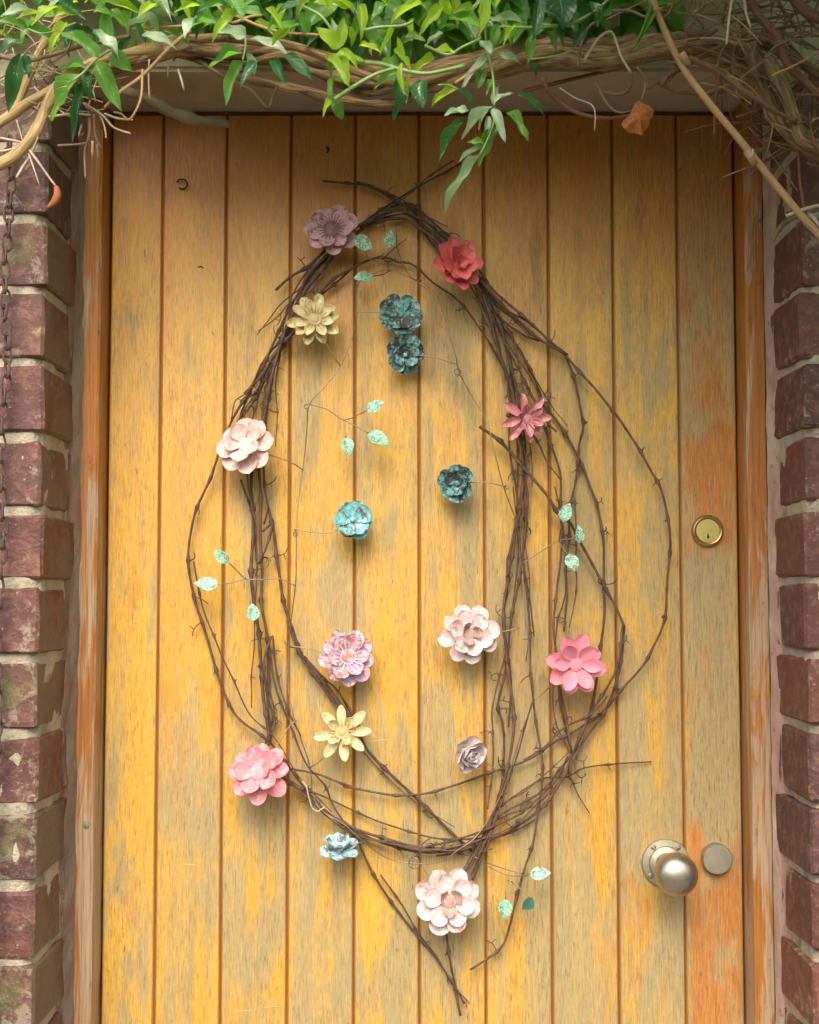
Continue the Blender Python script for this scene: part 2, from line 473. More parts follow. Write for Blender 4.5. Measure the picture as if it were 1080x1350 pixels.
def thing(name, label, cat, loc=(0, 0, 0), group=None, rot=None):
    o = bpy.data.objects.new(name, None)
    COL.objects.link(o)
    o.empty_display_size = 0.02
    o.location = loc
    if rot is not None:
        o.rotation_euler = rot
    tag(o, label, cat, group)
    return o


def tag(o, label, cat, group=None):
    o['label'] = label
    o['category'] = cat
    if group:
        o['group'] = group
    return o


def box_geo(x0, x1, y0, y1, z0, z1):
    v = [(x0, y0, z0), (x1, y0, z0), (x1, y1, z0), (x0, y1, z0), (x0, y0, z1), (x1, y0, z1), (x1, y1, z1), (x0, y1, z1)]
    f = [(0, 3, 2, 1), (4, 5, 6, 7), (0, 1, 5, 4), (1, 2, 6, 5), (2, 3, 7, 6), (3, 0, 4, 7)]
    return v, f


def bevel_box(name, x0, x1, y0, y1, z0, z1, mat, parent=None, bev=0.003, seg=2, smooth=False):
    bm = bmesh.new()
    v, f = box_geo(x0, x1, y0, y1, z0, z1)
    vs = [bm.verts.new(p) for p in v]
    for q in f:
        bm.faces.new([vs[i] for i in q])
    bmesh.ops.bevel(bm, geom=bm.edges[:], offset=bev, segments=seg, affect='EDGES')
    me = bpy.data.meshes.new(name)
    bm.to_mesh(me)
    bm.free()
    me.materials.append(mat)
    me.polygons.foreach_set('use_smooth', [smooth] * len(me.polygons))
    return place(name, me, parent)


def catmull(pts, step):
    pts = [Vector(p) for p in pts]
    if len(pts) == 2:
        n = max(2, int((pts[1] - pts[0]).length / step))
        return [pts[0].lerp(pts[1], i / n) for i in range(n + 1)]
    ex = [pts[0] * 2 - pts[1]] + pts + [pts[-1] * 2 - pts[-2]]
    out = []
    for i in range(1, len(ex) - 2):
        p0, p1, p2, p3 = ex[i - 1:i + 3]
        n = max(1, int((p2 - p1).length / step))
        for k in range(n):
            t = k / n
            out.append(0.5 * ((2 * p1) + (p2 - p0) * t + (2 * p0 - 5 * p1 + 4 * p2 - p3) * t * t + (3 * p1 - p0 - 3 * p2 + p3) * t ** 3))
    out.append(pts[-1].copy())
    return out


class Geo:
    def __init__(self):
        self.v, self.f, self.uv = [], [], []

    def tube(self, path, rad, sides=6, flat=None):
        """path: points; rad: function of 0..1 or number. Closed at both ends."""
        n = len(path)
        base = len(self.v)
        t = (path[1] - path[0]).normalized()
        nrm = t.orthogonal().normalized()
        run = 0.0
        for i, p in enumerate(path):
            a, b = path[max(0, i - 1)], path[min(n - 1, i + 1)]
            tt = (b - a)
            tt = tt.normalized() if tt.length > 1e-9 else t
            nrm = (nrm - tt * nrm.dot(tt))
            nrm = nrm.normalized() if nrm.length > 1e-6 else tt.orthogonal().normalized()
            bn = tt.cross(nrm)
            t = tt
            if i:
                run += (p - path[i - 1]).length
            r = rad(i / (n - 1)) if callable(rad) else rad
            for k in range(sides):
                a_ = 2 * pi * k / sides
                rr = r * (flat(i / (n - 1), a_) if flat else 1.0)
                self.v.append(p + nrm * (cos(a_) * rr) + bn * (sin(a_) * rr))
                self.uv.append((k / sides if k <= sides / 2 else 1 - k / sides, run))
        for i in range(n - 1):
            for k in range(sides):
                k2 = (k + 1) % sides
                self.f.append((base + i * sides + k, base + i * sides + k2, base + (i + 1) * sides + k2, base + (i + 1) * sides + k))
        self.f.append(tuple(base + k for k in range(sides))[::-1])
        self.f.append(tuple(base + (n - 1) * sides + k for k in range(sides)))

    def add(self, v, f, uv=None):
        b = len(self.v)
        self.v += [Vector(p) for p in v]
        self.f += [tuple(b + i for i in q) for q in f]
        self.uv += uv if uv else [(0, 0)] * len(v)

    def obj(self, name, mat, parent=None, smooth=True):
        return link(name, self.v, self.f, mat, parent, smooth, self.uv)


def lathe(name, prof, mat, parent, centre, seg=40, axis_out=True):
    """prof: (radius, distance out of the door); axis along -Y through centre"""
    v, f = [], []
    n = len(prof)
    for (r, d) in prof:
        for k in range(seg):
            a = 2 * pi * k / seg
            v.append((centre[0] + r * cos(a), centre[1] - d, centre[2] + r * sin(a)))
    for i in range(n - 1):
        for k in range(seg):
            k2 = (k + 1) % seg
            f.append((i * seg + k, i * seg + k2, (i + 1) * seg + k2, (i + 1) * seg + k))
    f.append(tuple(range(seg))[::-1])
    f.append(tuple((n - 1) * seg + k for k in range(seg)))
    o = link(name, v, f, mat, parent, True)
    o.data.set_sharp_from_angle(angle=radians(35))
    return o


# ================================================================== THE SETTING
FRONT = -0.190                                   # face of the brickwork
FR_Y = -0.046                                    # face of the door frame
XL = P(55, 675, FRONT).x                         # brick corner, left
XR = P(1063, 675, FRONT).x                       # brick corner, right
Z_SOFFIT = P(540, 146, -0.002).z                   # underside of the lintel

v_, f_ = box_geo(-60, 60, -60, 60, -0.4, -0.006)
o = link('lawn', v_, f_, M_LAWN, None, False); o['kind'] = 'structure'
v_, f_ = box_geo(-2.4, 2.4, -3.4, 0.3, -0.3, 0.0)
o = link('path', v_, f_, M_GROUND, None, False); o['kind'] = 'structure'

# the garden hedge across the path from the door
hg = Geo()
nu_, nv_ = 90, 40
for i in range(nu_ + 1):
    for j in range(nv_ + 1):
        x = -7 + 14 * i / nu_
        q = j / nv_
        bx_, bz_ = (-5.0, q / .62 * 2.1) if q < .62 else (-5.0 - (q - .62) / .38 * 1.6, 2.1)
        d = .22 * mnoise.noise(Vector((x * 1.1, q * 6, 2))) + .12 * mnoise.noise(Vector((x * 4, q * 22, 5)))
        hg.v.append(Vector((x, bx_ + d, bz_ + d * (1 if q > .3 else 0)))); hg.uv.append((0, 0))
for i in range(nu_):
    for j in range(nv_):
        a = i * (nv_ + 1) + j
        hg.f.append((a, a + 1, a + nv_ + 2, a + nv_ + 1))
o = hg.obj('hedge', M_HEDGE)
tag(o, 'tall green garden hedge across the path, facing the door', 'hedge')

# ---- brick piers: every brick its own part, over a lumpy mortar core
CH, JT = 0.0862, 0.011


def brick_mesh(lx, ly, lz, seed):
    rr = random.Random(seed)
    bm = bmesh.new()
    v, f = box_geo(-lx / 2, lx / 2, -ly / 2, ly / 2, -lz / 2, lz / 2)
    vs = [bm.verts.new((p[0] + rr.uniform(-.0018, .0018), p[1] + rr.uniform(-.0018, .0018), p[2] + rr.uniform(-.0018, .0018))) for p in v]
    for q in f:
        bm.faces.new([vs[i] for i in q])
    bmesh.ops.subdivide_edges(bm, edges=[e for e in bm.edges if e.calc_length() > 0.05], cuts=1, use_grid_fill=True)
    bmesh.ops.bevel(bm, geom=[e for e in bm.edges if e.calc_face_angle(0) > 0.8], offset=0.0032, segments=1, affect='EDGES')
    for w in bm.verts:
        w.co += Vector((rr.uniform(-1, 1), rr.uniform(-1, 1), rr.uniform(-1, 1))) * 0.0011
    me = bpy.data.meshes.new('brick')
    bm.to_mesh(me)
    bm.free()
    me.materials.append(M_BRICK)
    at = me.attributes.new('edge', 'FLOAT', 'POINT')
    for i, w in enumerate(me.vertices):
        dx = (lx / 2 - abs(w.co.x), ly / 2 - abs(w.co.y), lz / 2 - abs(w.co.z))
        k = sum(1 for d in dx if d < 0.007)
        at.data[i].value = 1.0 if k >= 2 else 0.0
    me.polygons.foreach_set('use_smooth', [False] * len(me.polygons))
    return me


ST_L, HD_L, BH = 0.230 - 0.0, 0.110, CH - JT
stretchers = [brick_mesh(ST_L, HD_L, BH, 40 + i) for i in range(4)]
headers = [brick_mesh(HD_L, ST_L, BH, 60 + i) for i in range(4)]
rb = random.Random(5)


def pier(side, xc, z_ref, z_top, label):
    t = thing('brick_pier', label, 'brick pier', (xc, FRONT, 0), 'brick piers flanking the doorway')
    n0, n1 = -int(z_ref / CH), int((z_top - z_ref) / CH)
    for k in range(n0, n1):
        z = z_ref + k * CH + CH / 2
        hd_first = k % 2 == 0
        x = 0.0
        col = 0
        while x < 0.80:
            header = (hd_first and col == 0)
            ln = HD_L if header else ST_L
            me = rb.choice(headers if header else stretchers)
            dep = ST_L if header else HD_L
            px = x + ln / 2
            jit = rb.uniform(-0.0025, 0.0025)
            M = Matrix.Translation((side * px + rb.uniform(-.002, .002) - side * (rb.uniform(-.0015, .0015) if col == 0 else 0), dep / 2 + jit, z + rb.uniform(-.0015, .0015))) @ Matrix.Rotation(rb.uniform(-.006, .006), 4, 'Y') @ Matrix.Rotation(pi if rb.random() < .5 else 0, 4, 'Z')
            # returns with their length in the wall sit behind the corner brick
            place('brick', me, t, M)
            x += ln + JT
            col += 1
        if not hd_first:                            # the brick behind the corner header of this course, seen in the reveal
            place('brick', rb.choice(stretchers), t, Matrix.Translation((side * (ST_L / 2 + 0.001), HD_L + JT + HD_L / 2, z)))
    # mortar core: displaced skin, recessed behind the brick faces, bulging in places
    g = Geo()
    ins = 0.0040

    def skin(fn, nu, nv):
        b = len(g.v)
        for i in range(nu + 1):
            for j in range(nv + 1):
                g.v.append(fn(i / nu, j / nv)); g.uv.append((0, 0))
        for i in range(nu):
            for j in range(nv):
                q = (b + i * (nv + 1) + j, b + (i + 1) * (nv + 1) + j, b + (i + 1) * (nv + 1) + j + 1, b + i * (nv + 1) + j + 1)
                g.f.append(q if side > 0 else q[::-1])

    def lump(x, y, z):
        return 0.0030 * mnoise.noise(Vector((x, y, z)) * 26) + 0.0018 * mnoise.noise(Vector((x + 3, y, z)) * 70)

    def corner(a):                                  # a in 0..1 runs round: reveal from back, corner, then along the front
        L1, L2 = 0.24, 0.80
        s = a * (L1 + L2)
        if s < L1 - 0.012:
            return (side * ins, 0.24 - s, Vector((-side, 0, 0)))
        if s < L1 + 0.012:
            q = (s - L1 + 0.012) / 0.024
            return (side * (ins + q * 0.012), ins + 0.012 * (1 - q), Vector((-side, -1, 0)).normalized())
        return (side * (s - L1 + ins), ins, Vector((0, -1, 0)))

    def fn(a, b):
        aa = (a ** 1.0)
        x, y, nrm = corner(aa)
        z = b * z_top
        return Vector((x, y, z)) + nrm * lump(x + xc, y, z)
    skin(fn, 104, 320)
    b = len(g.v)
    vv, ff = box_geo(min(side * .02, side * .80), max(side * .02, side * .80), 0.02, 0.24, 0.0, z_top)
    g.add(vv, ff)
    g.obj('mortar', M_MORTAR, t)
    return t


Z_REF_L, Z_REF_R = P(55, 771, FRONT).z, P(1063, 765, FRONT).z
Z_LINT_TOP = Z_SOFFIT + 0.172
pier(-1, XL, Z_REF_L, Z_SOFFIT, 'dark red brick pier with a rusty chain and mossy patches, left of the door')
pier(1, XR, Z_REF_R, Z_SOFFIT, 'purple red brick pier with pink render strip, beside the lock and knob')

# lintel over both piers, the wall above it
lt = bevel_box('lintel', XL - 0.78, XR + 0.78, P(190, 92, 0).y - 0.135, 0.05, Z_SOFFIT + 0.001, Z_LINT_TOP, M_LINTEL, None, 0.005)
tag(lt, 'beige rendered lintel spanning the top of the doorway behind the vine', 'lintel')
bw = thing('brick_wall', 'brick courses above the beige lintel, hidden by the vine', 'brick wall', (0, FRONT, Z_LINT_TOP))
for k in range(6):
    x = XL - 0.78 + (0.12 if k % 2 else 0)
    while x < XR + 0.7:
        place('brick', rb.choice(stretchers), bw, Matrix.Translation((x + ST_L / 2, HD_L / 2 + rb.uniform(-.002, .002), k * CH + CH / 2 + 0.008)))
        x += ST_L + JT
v_, f_ = box_geo(XL - 0.78, XR + 0.78, 0.007, 0.24, 0.0, 6 * CH)
link('mortar', v_, f_, M_MORTAR, bw, False)

# ---- door frame
fr = thing('door_frame', 'orange varnished door frame with flaking bare wood patches', 'door frame', (0, 0, 0))
JL0, JL1 = P(102, 675, FR_Y).x, P(138.0, 800, 0).x
JR0, JR1 = P(976.5, 800, 0).x, P(1014, 675, FR_Y).x
LINT_Y = -0.135                                  # face of the lintel, set back from the brick face


def jamb(x0, x1, name='jamb'):
    """long moulded board with slightly uneven edges"""
    g = Geo()
    prof = [(0, 0.10), (0, 0.004), (0.004, 0.0), ((x1 - x0) - 0.003, 0.0), ((x1 - x0), 0.003), ((x1 - x0), 0.10)]
    n = 60
    for i in range(n + 1):
        z = Z_SOFFIT * i / n
        for (dx, dy) in prof:
            w = 0.0009 * mnoise.noise(Vector((dx * 50, 7 + x0, z * 14)))
            g.v.append(Vector((x0 + dx + w, FR_Y + dy + w, z))); g.uv.append((0, 0))
    m = len(prof)
    for i in range(n):
        for k in range(m - 1):
            g.f.append((i * m + k, i * m + k + 1, (i + 1) * m + k + 1, (i + 1) * m + k)[::-1])
    return g.obj(name, M_FRAME, fr, False)


jamb(JL0, JL1)
jamb(JR0, JR1)
bevel_box('frame_head', JL1 + 0.0005, JR0 - 0.0005, 0.003, 0.05, Z_SOFFIT - 0.004, Z_SOFFIT + 0.0005, M_STOP, fr, 0.0015)
bevel_box('rebate', JL0 - 0.03, JR1 + 0.03, 0.051, 0.075, 0, Z_SOFFIT - 0.0005, M_DARKWOOD, fr, 0.002)
# nail in the left jamb
lathe('nail_head', [(0.0001, 0.0025), (0.0035, 0.0022), (0.004, 0.0)][::-1], M_NICKELD, fr, P(114, 1087, FR_Y - 0.0005), 12)


# ---- render fillets between brick and frame (part of the frame's making good)
def fillet(x_out, x_in, mat, seed, y0, y1):
    g = Geo()
    nz, nc = 220, 7
    for i in range(nz + 1):
        z = Z_SOFFIT * i / nz
        for k in range(nc + 1):
            q = k / nc
            x = x_out + (x_in - x_out) * (q ** 1.4)
            y = y0 + (y1 - y0) * (q ** 0.8)
            n1 = mnoise.noise(Vector((q * 3 + seed, z * 22, 1.3)))
            n2 = mnoise.noise(Vector((q * 8, z * 70, seed)))
            push = (0.0035 * n1 + 0.0018 * n2) * (1 if 0 < k < nc else 0.6)
            sgn = 1 if x_in > x_out else -1
            g.v.append(Vector((x + sgn * push, y - push, z))); g.uv.append((0, 0))
    for i in range(nz):
        for k in range(nc):
            q = (i * (nc + 1) + k, i * (nc + 1) + k + 1, (i + 1) * (nc + 1) + k + 1, (i + 1) * (nc + 1) + k)
            g.f.append(q if x_in > x_out else q[::-1])
    return g.obj('render_fillet', mat, fr, True)


fillet(XL - 0.006, JL0 + 0.005, M_RENDL, 2.0, FRONT + 0.106, FR_Y + 0.0005)
fillet(XR + 0.006, JR1 - 0.003, M_RENDR, 9.0, FRONT + 0.092, FR_Y - 0.005)

# ---- door
door = thing('door', 'weathered yellow timber door of vertical tongue and groove boards', 'door', (0, 0, 0))
U_BOT = [139, 203, 290, 378, 466, 553, 641, 729, 817, 905, 976]
XB = [P(u, 1345, 0).x for u in U_BOT]
XB[0], XB[-1] = JL1 + 0.0022, JR0 - 0.0022
z_top_d = Z_SOFFIT - 0.006
for i in range(10):
    x0, x1 = XB[i] + 0.0005, XB[i + 1] - 0.0005
    c, d = 0.0014, 0.0032
    pr = [(x0, 0.02), (x0, d), (x0 + c, 0.0), (x0 + c + 0.0012, -0.0006)] if i else [(x0, 0.02), (x0, 0.001), (x0 + 0.001, -0.0003), (x0 + 0.002, -0.0006)]
    pr += [(x1 - c - 0.0012, -0.0006), (x1 - c, 0.0), (x1, d), (x1, 0.02)] if i < 9 else [(x1 - 0.002, -0.0006), (x1 - 0.001, -0.0003), (x1, 0.001), (x1, 0.02)]
    g = Geo()
    nz = 50
    m = len(pr)
    rr = random.Random(i)
    off = rr.uniform(-0.0006, 0.0006)
    for j in range(nz + 1):
        z = 0.012 + (z_top_d - 0.012) * j / nz
        for (x, y) in pr:
            w = 0.0005 * mnoise.noise(Vector((i * 5.1, z * 4.0, 0.2)))
            g.v.append(Vector((x + w, y + (off + w if y < 0.015 else 0), z))); g.uv.append((0, 0))
    fm = []
    for j in range(nz):
        for k in range(m - 1):
            g.f.append((j * m + k, j * m + k + 1, (j + 1) * m + k + 1, (j + 1) * m + k))
            fm.append(0 if k == 3 else 1)
    g.f.append(tuple(range(m))); fm.append(0)
    g.f.append(tuple(nz * m + k for k in range(m))[::-1]); fm.append(0)
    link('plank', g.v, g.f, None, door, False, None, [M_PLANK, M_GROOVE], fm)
v_, f_ = box_geo(XB[0] + 0.002, XB[-1] - 0.002, 0.0042, 0.045, 0.014, z_top_d - 0.002)
link('door_core', v_, f_, M_STOP, door, False)

kc = P(877, 1137, 0)
rosette = lathe('knob_rosette', [(0.0308, 0.0008), (0.0312, 0.004), (0.0300, 0.0058), (0.0225, 0.0068), (0.0215, 0.010), (0.018, 0.0125), (0.0130, 0.013)], M_NICKELD, door, kc)
for a in (52, 128, 218, 322):
    c = kc + Vector((0.0258 * cos(radians(a)), -0.0062, 0.0258 * sin(radians(a))))
    lathe('screw', [(0.0034, -0.001), (0.0034, 0.0008), (0.0022, 0.0020), (0.0004, 0.0023)], M_NICKEL, rosette, c, 14)
kp = [(0.0150, 0.012), (0.0118, 0.020), (0.0105, 0.036), (0.0115, 0.046), (0.0165, 0.0505), (0.0225, 0.0555), (0.0258, 0.062), (0.0268, 0.0685), (0.0261, 0.075), (0.0233, 0.081), (0.0185, 0.0855), (0.0118, 0.0885), (0.005, 0.0897), (0.0004, 0.0899)]
lathe('door_knob', kp, M_NICKEL, door, kc, 56)
lc = P(943, 1130, 0)
lathe('lock_cover', [(0.0192, 0.0), (0.0192, 0.0125), (0.0182, 0.0142), (0.0004, 0.0146)], M_NICKELD, door, lc, 40)
cc = P(932, 700, 0)
ring = lathe('lock_cylinder', [(0.0212, 0.0), (0.0212, 0.0035), (0.0198, 0.0066), (0.0178, 0.0078), (0.0164, 0.0070), (0.0164, 0.0040), (0.0004, 0.0038)], M_BRASS, door, cc, 48)
lathe('lock_face', [(0.0157, 0.002), (0.0157, 0.0055), (0.0152, 0.0060), (0.0004, 0.0060)], M_BRASSY, ring, cc, 44)
plugc = cc + Vector((0, 0, -0.0070))
lathe('lock_plug', [(0.0066, 0.004), (0.0066, 0.0062), (0.0062, 0.0066), (0.0004, 0.0066)], M_BRASSY, ring, plugc, 28)
kh = Geo()
shape = [(-0.0006, 0.0036), (0.0007, 0.0036), (0.0008, 0.0012), (0.0019, 0.0002), (0.0018, -0.0014), (0.0008, -0.0022), (0.0011, -0.0036), (-0.0004, -0.0036), (-0.0014, -0.0018), (-0.0017, 0.0), (-0.0007, 0.0012)]
kh.v = [plugc + Vector((a, -0.00685, b)) for a, b in shape] + [plugc + Vector((a, -0.0060, b)) for a, b in shape]
kn = len(shape)
kh.f = [tuple(range(kn))[::-1]] + [(i, (i + 1) % kn, kn + (i + 1) % kn, kn + i) for i in range(kn)]
kh.uv = [(0, 0)] * (2 * kn)
kh.obj('keyhole', M_BLACK, ring, False)


def staple(pts, r=0.0011):
    g = Geo()
    g.tube(catmull([P(u, v, y) for u, v, y in pts], 0.002), r, 6)
    g.obj('staple', M_BLACK, door)


staple([(234, 240, -0.0), (236, 237, -0.006), (244, 237, -0.007), (247, 243, -0.007), (243, 249, -0.005), (236, 248, 0.0)])
staple([(260, 353, 0), (265, 351, -0.003), (269, 354, 0)], 0.0007)
staple([(430, 193, 0.001), (433, 197, -0.003), (431, 203, 0.001)], 0.0014)

for (u0, v0_, u1, v1) in ((236, 1139, 262, 1141), (298, 1336, 340, 1331), (346, 1329, 376, 1326), (480, 978, 522, 974), (231, 1155, 236, 1153), (276, 1235, 277, 1246), (150, 770, 151, 776), (290, 1008, 330, 1012)):
    a, b = P(u0, v0_, -0.0012), P(u1, v1, -0.0012)
    m_ = (a + b) / 2 + Vector((0, 0, .0006))
    w_ = Vector((0, 0, .00055)) if abs(u1 - u0) > 6 else Vector((.0006, 0, 0))
    link('scratch', [a, m_ - w_, b, m_ + w_], [(0, 1, 2, 3)], M_SCRATCH, door, False)

# ================================================================== THE WREATH
wr = thing('twig_wreath', 'large oval wreath of bare brown twigs hung on the yellow door', 'wreath', P(560, 700, -0.02))
wr_inv = Vector(wr.location)
rt = random.Random(21)


def spur(g, p, d, size, curl):
    """short curly tendril or bud growing from a node"""
    pts = [p.copy()]
    q = p.copy()
    dr = d.normalized()
    ax = Vector((rt.uniform(-.4, .4), -1, rt.uniform(-.4, .4))).normalized()
    n = rt.randint(4, 7)
    for i in range(n):
        q = q + dr * (size / n)
        dr = Matrix.Rotation(curl * rt.uniform(0.3, 1.2), 3, ax) @ dr
        pts.append(q.copy())
    g.tube(catmull(pts, 0.0025), lambda s: 0.00105 * (1 - 0.4 * s), 4)
    if size > .010 and rt.random() < .7:            # a side fork
        k = len(pts) // 2
        e = pts[k] + (pts[k] - pts[k - 1]).cross(ax).normalized() * size * .35
        g.tube(catmull([pts[k], pts[k].lerp(e, .5) + dr * .001, e], .002), .0007, 4)


def twig(px, r_px, depth, taper=0.75, mat=None, spurs=1.0, bumps=True):
    """a twig along pixel points; depth may vary along it"""
    n = len(px)
    ph = rt.uniform(0, 6)
    dd = depth if isinstance(depth, (list, tuple)) else (depth, depth)
    pts = []
    for i, (u, v) in enumerate(px):
        q = i / max(1, n - 1)
        y = .72 * (dd[0] + (dd[1] - dd[0]) * q) + 0.004 * sin(ph + q * 9)
        y = min(y, -0.0045)
        pts.append(P(u + rt.uniform(-1.2, 1.2), v + rt.uniform(-1.2, 1.2), y) - wr_inv)
    path = catmull(pts, 0.005)
    r0 = r_px * K(-0.03) * 0.64
    nodes = []
    s = rt.uniform(4, 9)
    while s < len(path) - 3:
        nodes.append(int(s))
        s += rt.uniform(7, 15)
    ns = set(nodes)
    N = len(path)
    kick = [Vector((0, 0, 0)) for _ in path]
    for a in nodes:                                # a little knuckle bend at each node
        kv = Vector((rt.uniform(-1, 1), rt.uniform(-.4, .4), rt.uniform(-1, 1))) * 0.0026
        for j in range(-6, 7):
            if 0 <= a + j < N:
                kick[a + j] += kv * (1 - abs(j) / 7)
    path = [p + k for p, k in zip(path, kick)]

    def rad(q):
        i = round(q * (N - 1))
        r = r0 * (1 - (1 - taper) * q)
        if bumps:
            if i in ns:
                r *= 1.95
            elif (i - 1) in ns or (i + 1) in ns:
                r *= 1.18
        return r * (1 + 0.10 * sin(i * 1.7 + ph))
    g = Geo()
    g.tube(path, rad, 7)
    for a in nodes:
        for _ in range(rt.choice((0, 1, 1, 2))):
            tdir = (path[min(a + 1, N - 1)] - path[a - 1]).normalized()
            sd_ = tdir.cross(Vector((0, 1, 0)))
            d = (sd_ * rt.choice((-1, 1)) + tdir * rt.uniform(-.3, .8) + Vector((0, rt.uniform(-.8, .1), 0)))
            big = rt.random() < 0.42
            spur(g, path[a], d, rt.uniform(0.012, 0.024) if big else rt.uniform(0.004, 0.009), rt.uniform(-1.1, 1.1) if big else 0.2)
    return g.obj('twig', mat or rt.choice((M_TWIG, M_TWIG, M_TWIG2)), wr)


